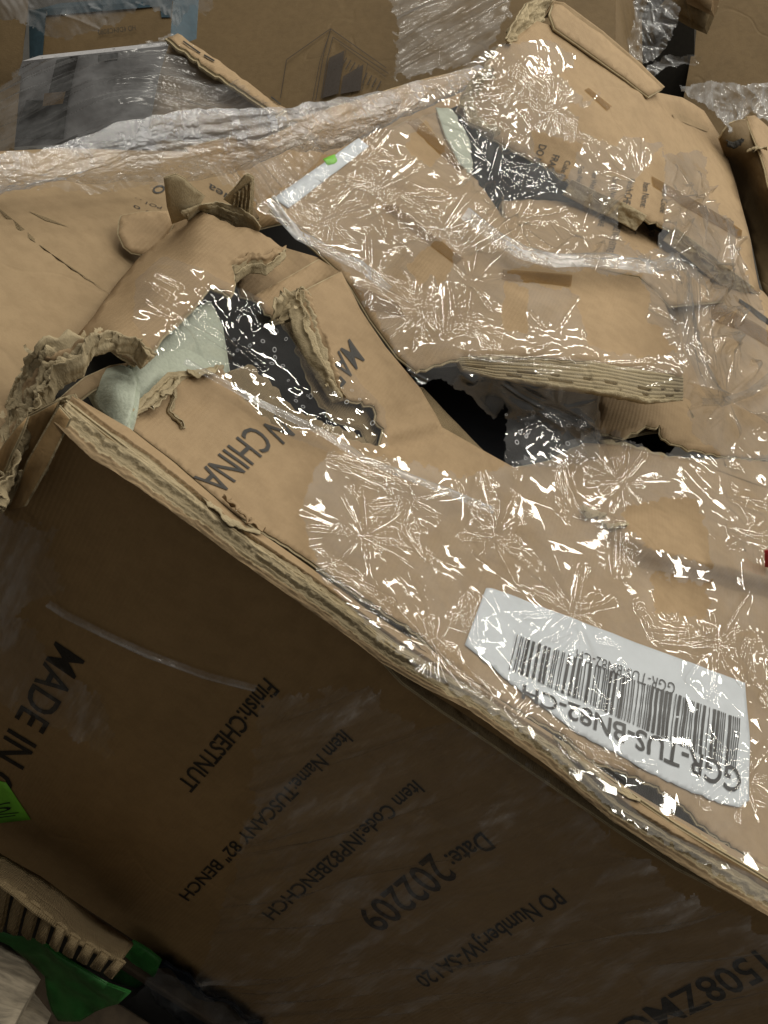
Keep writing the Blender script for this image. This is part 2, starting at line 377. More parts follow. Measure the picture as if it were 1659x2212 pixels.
def cover(name, poly, S, material, hfun, step=2.4, holes=(), rag=0., seed=0, parent=None, lift=.003):
    xs = [p[0] for p in poly]; ys = [p[1] for p in poly]
    X, Y = np.meshgrid(np.arange(min(xs), max(xs)+step, step), np.arange(min(ys), max(ys)+step, step), indexing='ij')
    xr = X+rag*fbm(X/22., Y/22., seed+9, 3) if rag else X; yr = Y+rag*fbm(X/22., Y/22., seed+19, 3) if rag else Y
    k = inside(xr, yr, poly)
    for hpoly in holes: k &= ~inside(xr, yr, hpoly)
    base = S.raw(X, Y); n = S.nrm(X, Y)
    a = nz(np.cross(n.reshape(-1, 3).mean(0), (0, 1, .2))); b = np.cross(n.reshape(-1, 3).mean(0), a)
    u = base@a; v = base@b
    cover.ctx = (base, n)
    G = base+n*(lift+hfun(u, v, X, Y))[..., None]
    idx = np.cumsum(k.ravel()).reshape(k.shape)-1
    fk = k[:-1, :-1] & k[1:, :-1] & k[1:, 1:] & k[:-1, 1:]
    F = np.stack([idx[:-1, :-1], idx[:-1, 1:], idx[1:, 1:], idx[1:, :-1]], -1)[fk]
    V = G[k]; me = bpy.data.meshes.new(name); nf = len(F)
    me.vertices.add(len(V)); me.vertices.foreach_set('co', V.astype(np.float32).ravel())
    me.loops.add(nf*4); me.loops.foreach_set('vertex_index', F.astype(np.int32).ravel())
    me.polygons.add(nf); me.polygons.foreach_set('loop_start', np.arange(0, nf*4, 4, dtype=np.int32))
    me.polygons.foreach_set('use_smooth', np.ones(nf, bool))
    me.materials.append(M[material]); me.update(calc_edges=True); me.validate()
    return link(name, me, parent)
def pleats(X, Y, u, v, h, L, seed):
    """pleats that run straight out from the points (x, y, count) where the film is pinched"""
    r_ = np.random.default_rng(seed)
    for (x, y, n_) in L:
        i = np.unravel_index(np.argmin((X-x)**2+(Y-y)**2), X.shape); du, dv = u-u[i], v-v[i]; r = np.hypot(du, dv); Rr = r_.choice([.035, .05, .07, .10])*r_.uniform(.8, 1.2)
        k = r < Rr*1.6; r, th = r[k], np.arctan2(dv[k], du[k])/(2*math.pi)+.5; m_ = int(n_*2.6)
        kn = np.sort((np.arange(m_)+r_.uniform(-.4, .4, m_))/m_) % 1.; kn = np.sort(kn); ga = r_.uniform(); sec = np.abs((kn-ga+.5) % 1-.5); sec2 = np.abs((kn-ga-r_.uniform(.3, .6)+.5) % 1-.5)
        hv = np.where(np.arange(m_) % 2, 1., 0.)*r_.uniform(.25, 1., m_)*np.where((sec < r_.uniform(.10, .2)) | (sec2 < r_.uniform(.03, .12)), 1.15, .08)
        f = np.interp(th, np.r_[kn[-1]-1, kn, kn[0]+1], np.r_[hv[-1], hv, hv[0]]); f = f+.10*np.interp(th*3.3 % 1, np.r_[kn[-1]-1, kn, kn[0]+1], np.r_[hv[-1], hv, hv[0]])
        w = np.exp(-(r/Rr)**3); h[k] = h[k]*(1-.8*w)+w*(.17*np.sqrt(r*r+.00001)*f*np.clip(1.25-r/Rr*.6, 0, 1))
    return h
def taut(X, Y, h, L):
    """straight pulled creases (x0, y0, x1, y1, width, height), each running so that its ridge mirrors a ceiling lamp along its length"""
    base, n = cover.ctx; x0_, y0_, st = X[0, 0], Y[0, 0], X[1, 0]-X[0, 0]; nx, ny = X.shape
    for (xa, ya, xb, yb, wd, am) in L:
        m_ = 60; i0 = int(max(0, (min(xa, xb)-m_-x0_)/st)); i1 = int(min(nx, (max(xa, xb)+m_-x0_)/st)); j0 = int(max(0, (min(ya, yb)-m_-y0_)/st)); j1 = int(min(ny, (max(ya, yb)+m_-y0_)/st))
        xm, ym = X[-1, 0], Y[0, -1]
        if i1-i0 < 4 or j1-j0 < 4 or not (x0_ < xa < xm and y0_ < ya < ym): continue
        while not (x0_ < xb < xm and y0_ < yb < ym): xb, yb = xa+(xb-xa)*.8, ya+(yb-ya)*.8
        if math.hypot(xb-xa, yb-ya) < 9*st: continue
        ix = np.clip(np.round((np.linspace(xa, xb, 9)-x0_)/st).astype(int), 0, nx-1); jy = np.clip(np.round((np.linspace(ya, yb, 9)-y0_)/st).astype(int), 0, ny-1)
        P = base[ix, jy]; Nn = n[ix, jy]; D = P[-1]-P[0]; Ln = np.linalg.norm(D)
        if Ln < .008: continue
        best = None; sp_ = P@(D/Ln); dP = np.gradient(P, axis=0)/np.gradient(sp_)[:, None]
        for (lx, ly, _) in LAMPS:
            hv = (CAM-P)/np.linalg.norm(CAM-P, axis=1, keepdims=True)+(np.array([lx, ly, 4.3])-P)/np.linalg.norm(np.array([lx, ly, 4.3])-P, axis=1, keepdims=True)
            sl = -(hv*dP).sum(1)/(hv*Nn).sum(1); c = np.abs(sl).mean()
            if best is None or c < best[0]: best = (c, sl)
        t = sp_-sp_[0]; z = np.r_[0, np.cumsum((best[1][1:]+best[1][:-1])*.5*np.diff(t))]; z = np.clip(z-z.min()-.001, -.001, .022)
        if not np.isfinite(z).all() or best[0] > .30: continue
        q = base[i0:i1, j0:j1]-P[0]; s = q@(D/Ln); perp = q-s[..., None]*(D/Ln); perp = perp-(perp*Nn[4]).sum(-1)[..., None]*Nn[4]; d = np.linalg.norm(perp, axis=-1)
        tt = np.clip(2*s/Ln-1, -1.3, 1.3); tap = np.clip(1-tt**8, 0, 1); wd_ = wd*(.7+.5*(1-tt*tt).clip(0, 1)); w = np.exp(-(d/(3.2*wd_))**2)*tap
        hc = np.clip(h[ix[4], jy[4]]*.3, -.001, .004); hh = h[i0:i1, j0:j1]; h[i0:i1, j0:j1] = hh*(1-w)+w*(hc+np.interp(s, t, z)+am*np.exp(-(d/wd_)**2))
    return np.maximum(h, -.0015)
def glints(X, Y, L, h, keep=.3):
    """nearly flat facets of the film that lie so as to mirror one of the ceiling lamps"""
    base, n = cover.ctx; h = h.copy()
    for (x, y, r) in L:
        i = np.unravel_index(np.argmin((X-x)**2+(Y-y)**2), X.shape); p0 = base[i]+n[i]*.004; best = None
        for (lx, ly, _) in LAMPS:
            hv = nz(nz(CAM-p0)+nz(np.array([lx, ly, 4.3])-p0))
            if best is None or hv@n[i] > best@n[i]: best = hv
        d2 = ((X-x)**2+(Y-y)**2)/(r*r); k = d2 < 4
        w = np.exp(-d2[k]**2); pl = ((p0-base[k])@best)/(n[k]@best)
        h[k] = h[k]*(1-w)+w*(np.clip(pl, -.02, .03)+keep*(h[k]-h[i]))
    return h
def blobs(X, Y, L): 
    o = np.zeros_like(X)
    for (x, y, r, a) in L: o = o+a*np.exp(-((X-x)**2+(Y-y)**2)/(r*r))
    return o
def carton(name, label, quad, S, back, material, group=None, cat='box', mats=None):
    """a closed box whose seen face has the corners quad on S and which reaches back by the vector back"""
    q = np.array([S.raw(np.array(float(x)), np.array(float(y))) for x, y in quad]); b = np.array(back, float)
    V = [*q, *(q+b)]; c = np.mean(V, axis=0)
    t = thing(name, label, cat, tuple(np.r_[c[:2], min(v[2] for v in V)]), group)
    for nm, f in (('front_panel', (0, 1, 2, 3)), ('back_panel', (4, 5, 6, 7)), ('top_panel', (0, 1, 5, 4)), ('side_panel', (1, 2, 6, 5)), ('bottom_panel', (2, 3, 7, 6)), ('side_panel', (3, 0, 4, 7))):
        p = np.array([V[i] for i in f]); nrm = nz(np.cross(p[1]-p[0], p[3]-p[0])); nrm = nrm*np.sign((p.mean(0)-c)@nrm)
        g = 10; uu, vv = np.meshgrid(np.linspace(0, 1, g), np.linspace(0, 1, g), indexing='ij')
        W = (p[0]*((1-uu)*(1-vv))[..., None]+p[1]*(uu*(1-vv))[..., None]+p[2]*(uu*vv)[..., None]+p[3]*((1-uu)*vv)[..., None])
        edge = np.minimum(np.minimum(uu, 1-uu), np.minimum(vv, 1-vv)); W = W+nrm*(.004*sstep(0, .25, edge)*fbm(W[..., 0]*7, W[..., 1]*7+W[..., 2]*5, 3))[..., None]
        idx = np.arange(g*g).reshape(g, g); F = np.stack([idx[:-1, :-1], idx[1:, :-1], idx[1:, 1:], idx[:-1, 1:]], -1).reshape(-1, 4)
        if np.dot(np.cross(W[1, 0]-W[0, 0], W[0, 1]-W[0, 0]), nrm) < 0: F = F[:, ::-1]
        mt = (mats or {}).get(nm, material); mesh(nm, W.reshape(-1, 3), F.tolist(), mt, parent=t)
    return t
# ------------------------------------------------------------------ surfaces of the boards
SF = Surf([(150, 880, 'f', 0), (430, 1090, 'f', 0), (900, 1430, 'f', .0), (1330, 1760, 'f', 0), (1659, 1960, 'f', 0), (1850, 2100, 'f', 0), (0, 1640, 'f', 0), (-80, 1200, 'f', 0),
           (300, 2000, 'f', 0), (560, 2230, 'f', 0), (1225, 1925, 'f', -.008), (1659, 2260, 'f', 0), (700, 1700, 'f', -.012), (1000, 2200, 'f', -.006), (350, 1500, 'f', -.006)],
          noise=.002, freq=5, seed=4)
def lip_y(x): return np.interp(x, [1150, 1300, 1385, 1480, 1560, 1700, 1900], [1090, 1165, 1225, 1248, 1262, 1298, 1340])+2.5*perlin(np.asarray(x)*.03, np.asarray(x)*0+.3, 5)
def step_lip(x, y):      # the far half of the right end is folded up over the near half
    yl = lip_y(x)
    return .026*sstep(6, -6, y-yl)*sstep(1240, 1400, x)*sstep(-190, -20, y-yl)
def dents(x, y):
    return -.005*np.exp(-(seg_d(x, y, (1010, 1290), (1075, 1130))/10)**2) + .003*np.exp(-(seg_d(x, y, (1075, 1180), (1250, 1190))/7)**2) \
        + .004*np.exp(-(seg_d(x, y, (820, 948), (955, 915))/14)**2) - .004*np.exp(-(seg_d(x, y, (835, 965), (960, 930))/12)**2) \
        - .004*np.exp(-(seg_d(x, y, (300, 900), (430, 870))/18)**2) - .003*np.exp(-(seg_d(x, y, (690, 1170), (860, 1330))/9)**2)
SA = Surf([(170, 868, 't', 0), (430, 1085, 't', 0), (665, 1223, 't', 0), (920, 1400, 't', 0), (1330, 1690, 't', 0), (1800, 1990, 't', 0),
           (300, 880, 't', -.005), (430, 820, 't', 0), (560, 895, 't', -.004), (820, 950, 't', -.006), (955, 935, 't', 0), (662, 640, 't', .040), (735, 592, 't', .045),
           (830, 750, 't', .028), (900, 842, 't', .016), (700, 800, 't', .02), (1000, 960, 't', 0), (1110, 1010, 't', -.01), (1260, 960, 't', -.015), (1420, 985, 't', -.005),
           (1560, 992, 't', 0), (1800, 1060, 't', 0), (1350, 1250, 't', 0), (1659, 1250, 't', 0), (800, 1150, 't', -.006), (1200, 1450, 't', .004)], noise=.0016, freq=9, seed=2, bumps=(step_lip, dents))
SB = Surf([(585, 452, 't', .0), (690, 372, 't', .01), (790, 308, 't', .03), (955, 240, 't', .05), (1005, 770, 't', .06), (1130, 767, 't', .085), (1280, 782, 't', .1), (1470, 815, 't', .1),
           (860, 770, 't', .025), (735, 585, 't', .012), (1250, 572, 't', .085), (1430, 640, 't', .1), (1000, 560, 't', .06), (1090, 475, 't', .05)], noise=.002, freq=7, seed=12,
          bumps=(lambda x, y: -.004*np.exp(-(seg_d(x, y, (880, 260), (1010, 370))/8)**2)+.005*np.exp(-(seg_d(x, y, (930, 440), (1090, 560))/14)**2),))
SCc = Surf([(985, 240, 't', .05), (1010, 265, 't', .05), (1170, 350, 't', .07), (1340, 445, 't', .08), (1530, 560, 't', .07), (1640, 640, 't', .0), (1060, 130, 't', .13), (1130, 72, 't', .175), (1195, 58, 't', .185),
            (1300, 130, 't', .175), (1400, 206, 't', .16), (1250, 250, 't', .13), (1420, 330, 't', .12), (1520, 240, 't', .12), (1590, 400, 't', .06), (1500, 430, 't', .09)], noise=.003, freq=5, seed=22,
           bumps=(lambda x, y: .004*np.exp(-(seg_d(x, y, (1380, 205), (1350, 275))/8)**2)-.004*np.exp(-(seg_d(x, y, (1455, 250), (1560, 290))/7)**2),))
SCl = Surf([(1090, 432, 't', .03), (1300, 445, 't', .035), (1530, 600, 't', .03), (1130, 560, 't', .06), (1380, 598, 't', .065), (1560, 640, 't', .02)], noise=.003, freq=8, seed=31)
SR = Surf([(1290, 930, 't', -.03), (1425, 920, 't', .006), (1560, 985, 't', .002), (1800, 1040, 't', 0), (1800, 700, 't', .01), (1660, 640, 't', .0), (1500, 640, 't', .02), (1300, 780, 't', -.04), (1480, 840, 't', .0)],
          noise=.003, freq=7, seed=41)

# ------------------------------------------------------------------ floor
fl = mesh('floor', [(-30, -30, -1.02), (30, -30, -1.02), (30, 30, -1.02), (-30, 30, -1.02)], [(0, 1, 2, 3)], 'concrete'); tag(fl, kind='structure')

pal = thing('wooden_pallet', 'dark wooden pallet under the cartons at the bottom left', 'pallet', (.2, .3, -1.02))
def plank(nm, x0, x1, y0, y1, z0, z1):
    bm = bmesh.new(); bmesh.ops.create_cube(bm, size=1.)
    for v in bm.verts: v.co = ((x0+x1)/2+v.co.x*(x1-x0), (y0+y1)/2+v.co.y*(y1-y0), (z0+z1)/2+v.co.z*(z1-z0))
    bmesh.ops.bevel(bm, geom=bm.edges[:], offset=.003, segments=1, affect='EDGES'); me = bpy.data.meshes.new(nm); bm.to_mesh(me); bm.free(); me.materials.append(M['wood_dark']); return link(nm, me, pal)
for k in range(7): plank('plank', -.75, 1.25, -.42+k*.19, -.42+k*.19+.13+.01*(k % 2), -.925, -.905)
for x in (-.72, .2, 1.12): plank('stringer', x, x+.09, -.42, .86, -1.018, -.926)
# ------------------------------------------------------------------ front carton
A = thing('long_carton', 'front long carton with dark printed side, torn open at its left end', 'carton', (0, .15, -.9), 'long cartons on the load')
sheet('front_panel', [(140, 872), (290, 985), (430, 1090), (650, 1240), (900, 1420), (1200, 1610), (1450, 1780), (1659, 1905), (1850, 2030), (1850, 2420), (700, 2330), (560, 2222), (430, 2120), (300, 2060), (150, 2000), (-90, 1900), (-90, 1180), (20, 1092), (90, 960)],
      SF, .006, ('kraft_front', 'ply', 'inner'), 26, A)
J = 4
TOPA = [(262, 918), (300, 878, 3), (335, 862, 3), (372, 825, 4), (430, 812, 4), (478, 800, 4), (505, 838, 4), (555, 895, 4), (610, 930, 3), (690, 930, 5), (760, 955, 4), (817, 968), (824, 938, 5), (806, 880, 6), (780, 868, 5), (735, 862, 5), (712, 845, 5),
        (697, 800, 5), (688, 740, 6), (668, 700, 6), (640, 668, 5), (655, 632), (735, 590), (775, 668), (830, 752), (905, 842), (952, 926), (1000, 953), (1060, 985), (1110, 1012), (1135, 1008), (1180, 1000, 2), (1260, 960), (1345, 965, 2), (1420, 985, 3), (1490, 997, 3), (1560, 992), (1659, 1000), (1850, 1070),
        (1850, 1995), (1700, 1908), (1585, 1835, 4), (1530, 1800, 4), (1478, 1752, 4), (1410, 1698, 3), (1340, 1668, 3), (1265, 1642), (1225, 1600, 2), (1060, 1502, 2), (940, 1412, 2), (905, 1376, 3), (850, 1338, 2), (760, 1278), (700, 1238), (665, 1214, 1), (500, 1108, 1), (380, 1006), (280, 930)]
sheet('top_panel', TOPA, SA, .006, ('kraft', 'ply', 'inner'), 11, A, seed=3, lift=.003, extra=[(x, lip_y(x)+d) for x in range(1225, 1850, 8) for d in (-12, -5, 0, 5, 10)])
sheet('torn_liner', [(495, 800, 4), (540, 782, 5), (600, 830, 5), (640, 880, 4), (700, 905, 4), (790, 940, 4), (815, 972), (760, 966), (690, 945), (610, 945), (550, 915), (500, 870)], SA, .003, ('inner', 'torn', 'inner'), 10, A, seed=8, lift=-.006)
sheet('torn_liner', [(262, 930, 3), (300, 868, 4), (345, 845, 4), (370, 812, 4), (430, 800, 4), (482, 790), (500, 815), (440, 840), (380, 850), (340, 885), (300, 900)], SA, .003, ('torn', 'torn', 'inner'), 9, A, seed=18, lift=-.005)
sheet('torn_liner', [(1300, 945, 4), (1345, 950, 4), (1420, 972, 4), (1490, 985, 4), (1570, 985), (1570, 1012), (1420, 1005), (1330, 990)], SA, .003, ('ply', 'torn', 'inner'), 10, A, seed=28, lift=-.005)
sheet('torn_liner', [(690, 735, 6), (722, 790, 6), (720, 842, 5), (770, 866, 5), (806, 872, 5), (826, 925, 4), (812, 975), (790, 920, 5), (730, 900, 5), (690, 850, 6), (660, 780, 6), (640, 720, 6), (615, 690, 6), (640, 660)], SA, .003, ('inner', 'torn', 'inner'), 9, A, seed=38, lift=-.010)
sheet('inner_board_or_shade', [(900, 832), (925, 828), (975, 880), (1030, 935), (1095, 1000), (1085, 1012), (1040, 985), (960, 940)], SA, .005, ('inner', 'ply', 'inner'), 12, A, lift=-.012)
sheet('inner_board_or_shade', [(560, 1080), (850, 1240), (1000, 1330), (1230, 1480), (1420, 1580), (1600, 1700), (1850, 1850), (1800, 2000), (1500, 1850), (1200, 1650), (900, 1440)], SA, .004, ('inner', 'ply', 'inner'), 22, A, lift=-.030)  # board added under the tear gaps so that they look dark
# the crushed rim along the top edge: liner, then the torn plies below it
U = [(160, 855), (280, 925), (380, 1003), (500, 1106), (665, 1223), (829, 1341), (920, 1401), (1060, 1500), (1200, 1592), (1330, 1686), (1445, 1755), (1580, 1832), (1700, 1897), (1850, 1985)]
Lw = [(118, 905), (200, 985), (290, 1040), (390, 1110), (500, 1191), (600, 1266), (725, 1351), (829, 1431), (920, 1480), (1020, 1531), (1180, 1645), (1330, 1776), (1420, 1830), (1510, 1886), (1659, 1972), (1850, 2090)]
U3 = [top(float(x), float(y), .004) for x, y in U]; L3 = [front(float(x), float(y), -.022) for x, y in Lw]
def grooves(u, v):
    jg = lambda s, a: a*(np.abs(perlin(u*46, u*0+s, 3))+.6*np.abs(perlin(u*120, u*0+s, 4)))
    w_ = .17*sstep(.45, .8, u)
    return [.36+.06*perlin(u*6, u*0+.5, 3)+jg(1, .035)+w_, .52+.06*perlin(u*8, u*0+4, 6)+jg(5, .07)+w_*.8, .68+.06*perlin(u*9, u*0+6, 7)+jg(9, .08)+w_*.5, .84+.05*perlin(u*11, u*0+8, 9)+jg(13, .06)]
def rim_d(u, v):
    d = .011*np.sin(np.pi*np.clip(v, 0, 1))+.0016*fbm(u*12, v*1.2, 31, 2); g = grooves(u, v)
    for gv, st in zip(g, (-.0042, .0022, -.0035, .0015)): d = d+st*sstep(-.012, .012, v-gv)
    d = d-.004*np.exp(-((v-g[0]-.02)/.02)**2)*np.clip(.5+1.5*perlin(u*7, u*0, 14), 0, 1.3)-.004*np.exp(-((v-g[2])/.018)**2)*np.clip(.4+1.6*perlin(u*9, u*0+5, 15), 0, 1.3)
    rg = sstep(0, .05, v-g[0])
    return d+rg*(.0009*fbm(u*60, v*26, 21, 3)+.0012*fbm(u*14, v*22, 41, 2))
def rim_m(u, v):
    g = grooves(u, v); return np.where(v < g[0], 0, np.where((v < g[3]), 1, 2)).astype(int)
ribbon('crushed_rim', U3, L3, 1700, 56, rim_d, ['kraft', 'torn', 'kraft_old'], A, midx=rim_m)
def curl(name, pts, wdt, h, seed, mt, parent, S=None, bend=.012):
    """a torn shred of liner along a line, lifted at one side"""
    S = S or SA; p = np.array(pts, float); t = np.linspace(0, 1, 14); q = along(p, t); d = np.gradient(q, axis=0); nn = np.stack([-d[:, 1], d[:, 0]], -1); nn /= np.linalg.norm(nn, axis=1, keepdims=True)
    r = np.random.default_rng(seed); wv = wdt*np.sin(np.pi*np.clip(t, .04, .96))**.5*(1+.35*r.standard_normal(14)*.6)
    a = S.pt(q[:, 0], q[:, 1], h); q2 = q+nn*wv[:, None]; b = S.pt(q2[:, 0], q2[:, 1], h+bend)
    return ribbon(name, a, b, 60, 8, lambda u, v: .004*np.sin(v*3)+.003*fbm(u*60, v*3, seed), [mt], parent, back=.0012)
for k, (pts, wd, h, bd) in enumerate([([(430, 1085), (480, 1120), (555, 1165)], 18, .004, .008), ([(475, 1082), (520, 1120), (560, 1160)], 14, .008, .006), ([(590, 1200), (660, 1255), (720, 1295)], 14, .0, .004),                                       ([(1180, 1600), (1300, 1690), (1370, 1740)], 14, .006, .006),  ([(1500, 1812), (1590, 1860), (1680, 1900)], 18, .004, .006), ([(880, 1385), (960, 1440), (1040, 1485)], 14, .004, .005)]):
    curl('torn_shred', pts, wd, h, 60+k, ['ply', 'kraft', 'torn', 'torn'][k % 4], A, bend=bd)
for k, (pts, wd, h, bd) in enumerate([([(372, 838), (378, 862), (370, 890), (395, 930)], 4, .004, .004), ([(340, 870), (362, 850), (380, 828)], 10, .004, .010), ([(300, 895), (330, 880), (350, 862)], 12, .003, .010), ([(400, 815), (430, 815), (470, 802)], 10, .003, .008),
                                      ([(1255, 1095), (1275, 1105), (1300, 1125)], 26, .004, .003), ([(1290, 1135), (1310, 1150), (1335, 1158)], 12, .004, .005), ([(640, 670), (600, 690), (580, 700)], 30, .004, .02)]):
    curl('torn_shred', pts, wd, h, 90+k, ['torn', 'ply'][k % 2], A, bend=bd)
def scraps(name, path, n, size, spread, mt, parent, seed, elong=2.2, up=.5):
    """torn bits of liner and fluting sticking out along a tear, too many and small to pick apart"""
    r = np.random.default_rng(seed); P3 = np.array([top(float(x), float(y), h) for x, y, h in path]); V, F = [], []
    tn = np.gradient(along(P3, np.linspace(0, 1, 60)), axis=0)
    for q in range(n):
        t = r.uniform(); c = along(P3, [t])[0]+r.normal(size=3)*spread*[1, 1, .6]; tg = nz(tn[int(t*59)]+r.normal(size=3)*.010); nn = nz(np.array([r.normal()*.35, -.25+r.normal()*.35, up+.5*r.random()])); bt = nz(np.cross(nn, tg)); tg = np.cross(bt, nn)
        s = size*r.uniform(.4, 1.0); k = len(V); cu_ = r.normal()*.45; fl_ = r.random() < .25; m = 9
        for a in range(m):
            ta = a/(m-1)-.5
            for b in range(3):
                tb = (b-1)*.5*(1+.5*r.normal()*(b != 1))*(1-(2*abs(ta))**3*.6); z = cu_*s*ta*ta*2+(.0016*math.sin(a*2.6) if fl_ else 0)+r.normal()*.0003
                V.append(c+tg*ta*s*elong+bt*tb*s+nn*z)
        for a in range(m-1):
            for b in range(2): i = k+a*3+b; F.append((i, i+3, i+4, i+1))
    o = mesh(name, V, F, mt, parent=parent, smooth=True); o['kind'] = 'stuff'; return o
# torn layered ridge beside the MADE flap
def rough(a, f, s, fine=.5):
    """torn plies: sheets of paper one above the other with ragged contours"""
    def fn(u, v):
        x = u*f; y = v*2.0; b = 1.1*fbm(x, y, s, 2)+.30*fbm(x*3.5, y*3.5, s+5, 3); lev = b*4.5; fl_ = np.floor(lev); q = (fl_+sstep(.40, .52, lev-fl_))/4.5
        return a*(q+.10*fbm(x*2, y*2, s+8, 2)+.25*(lev-fl_)*.22+.05*perlin(x*14, y*12, s+3))*np.sin(np.pi*np.clip(v, .03, .97))**.35
    return fn
def ply_fan(name, LA, LB, n, ruff, jagm, mts, parent, seed, nu=170, span=.5, rise=.004):
    """torn plies lying over one another like shingles, each a thin ruffled sheet with a ragged edge"""
    LA, LB = np.asarray(LA), np.asarray(LB); t = np.linspace(0, 1, nu); a, b = along(LA, t), along(LB, t); Lg = np.linalg.norm(np.diff(a, axis=0), axis=1).sum(); s = t*Lg
    for k in range(n):
        f0 = k/n; f1 = min(1.05, f0+span); r = np.random.default_rng(seed+k)
        j0 = jagm*(np.abs(perlin(s*38, s*0+k*3.1, seed))+.6*np.abs(perlin(s*110, s*0+k, seed+1))+.5*perlin(s*12, s*0+k, seed+4))
        wdt = np.linalg.norm(b-a, axis=1)
        ga = a+(b-a)*(f0-j0/wdt)[:, None]; gb = a+(b-a)*(f1-.4*j0/wdt)[:, None]; up = np.array([0, -.2, 1.])*rise*(k+1)*.6; ga = ga+up*(k+1)/n; gb = gb+up*.3
        def dsp(u, v, k=k): return ruff*((1-v)**.7)*(perlin(u*16+.3*k, v*1.2+k*5., seed+9)+.45*perlin(u*42, v*2+k*3., seed+12))+.0006*fbm(u*90, v*9, seed+k, 2)
        ribbon(name, ga, gb, nu, 9, dsp, [mts[k % len(mts)]], parent, back=.0016)
def pts3(L): return [top(float(x), float(y), h) for x, y, h in L]
ribbon('torn_ridge', pts3([(655, 618, .06), (672, 640, .058), (662, 668, .05), (640, 690, .04)]), pts3([(630, 632, .05), (615, 655, .045), (602, 690, .035), (585, 705, .025)]), 80, 26, rough(.008, 40, 9), ['torn'], A, back=.004)
sheet('torn_flap', [(545, 640, 2), (600, 612), (690, 560), (735, 588), (660, 632), (630, 668, 4), (590, 690, 4)], Surf([(545, 640, 't', 0), (735, 588, 't', .02), (690, 560, 't', .03), (600, 690, 't', .01)], seed=6), .004, ('kraft', 'ply', 'inner'), 12, A, seed=77)
sheet('torn_flap', [(500, 545), (560, 520), (700, 560), (735, 590), (640, 670), (520, 640)], Surf([(500, 545, 't', -.01), (735, 588, 't', -.01), (690, 560, 't', 0), (600, 690, 't', -.02)], seed=6), .004, ('kraft', 'ply', 'inner'), 16, A, seed=78)
# the rolled end of the top
ST = Surf([(165, 728, 't', -.05), (240, 628, 't', -.05), (300, 553, 't', -.045), (365, 488, 't', -.035), (230, 715, 't', .015), (330, 610, 't', .022), (420, 500, 't', .028), (300, 775, 't', .030), (390, 690, 't', .034), (470, 600, 't', .036), (540, 530, 't', .036), (600, 540, 't', .03), (430, 455, 't', .02), (505, 490, 't', .038)], noise=.0016, freq=14, seed=51,
          bumps=(lambda x, y: .003*np.exp(-(seg_d(x, y, (530, 500), (480, 560))/14)**2),))
sheet('rolled_end', [(166, 728), (240, 630), (300, 555), (365, 490), (400, 462, 3), (432, 455, 3), (470, 470, 2), (520, 492, 2), (556, 500, 3), (575, 512, 3), (608, 535, 3), (590, 552, 4), (560, 556, 4), (525, 556, 4), (500, 572, 4), (508, 610, 4), (498, 640, 4), (455, 618, 2), (428, 652, 2), (390, 692, 2), (350, 728, 2), (322, 768, 4), (290, 785, 4), (240, 755, 4)],
      ST, .006, ('kraft', 'ply', 'inner'), 12, A, seed=5)
sheet('end_ear', [(258, 478, 2), (262, 466), (300, 458), (365, 456), (375, 482), (350, 530), (322, 552), (285, 545), (268, 532), (256, 505, 2)], Surf([(258, 478, 't', -.03), (365, 458, 't', -.01), (322, 552, 't', -.04), (270, 535, 't', -.04)], seed=3), .004, ('kraft', 'ply', 'inner'), 12, A, seed=15)
sheet('torn_shard', [(355, 384), (380, 377), (400, 388), (420, 408), (443, 425), (428, 450), (405, 470), (372, 484), (362, 445)], Surf([(355, 384, 't', .07), (443, 425, 't', .05), (405, 470, 't', .02), (365, 480, 't', .0)], seed=3, noise=.003), .003, ('torn', 'ply', 'inner'), 10, A, taglabel='upright greenish torn shard of board')
sheet('torn_shard', [(485, 432), (508, 408), (530, 380), (538, 378), (548, 384), (547, 430), (545, 468), (530, 466), (505, 445)], Surf([(485, 432, 't', .055), (535, 379, 't', .10), (545, 465, 't', .035)], seed=9, noise=.001), .003, ('ply', 'ply', 'inner'), 8, A, taglabel='upright pointed shard showing flute lines')
for k in range(5):
    xx = 505+k*8; curl('flute_line', [(xx, 440+k*5), (xx+3, 425-k*2), (xx+6, 415-k*6)], 1.6, .001, 140+k, 'torn', A, S=Surf([(485, 432, 't', .055), (535, 379, 't', .10), (545, 465, 't', .035)], noise=.0), bend=.001)
# open fluted mouth of the rolled end, its inner shade painted as a near-black sheet
sheet('inner_board_or_shade', [(400, 470), (440, 440), (500, 450), (560, 495), (530, 560), (420, 520)], Surf([(400, 470, 't', -.02), (440, 440, 't', 0), (560, 495, 't', 0), (480, 550, 't', -.02)], seed=2), .003, ('dark', 'torn', 'inner'), 16, A)
# crushed corner at the left end
OUT = [(-30, 1120, -.10), (-8, 1010, -.07), (18, 885, -.04), (45, 805, -.005), (92, 752, .03), (150, 732, .04), (220, 727, .045), (285, 748, .042), (335, 770, .035)]
INN = [(10, 1110, -.09), (38, 1010, -.07), (95, 900, -.02), (125, 850, .0), (178, 818, .02), (196, 782, .035), (235, 768, .04), (275, 780, .036), (302, 806, .028)]
ribbon('crumpled_corner', pts3([(-40, 1010, -.10), (5, 890, -.06), (35, 815, -.03), (80, 770, -.01)]), pts3([(-20, 1060, -.11), (22, 960, -.08), (60, 860, -.04), (95, 800, -.02)]), 160, 30, rough(.012, 16, 61), ['ply'], A, back=.004)
sheet('inner_board_or_shade', [(130, 860), (185, 815), (240, 790), (282, 782), (255, 812), (200, 842), (165, 870)], Surf([(130, 860, 't', -.02), (280, 780, 't', -.0), (160, 870, 't', -.02)], seed=2), .005, ('kraft_old', 'ply', 'inner'), 10, A)
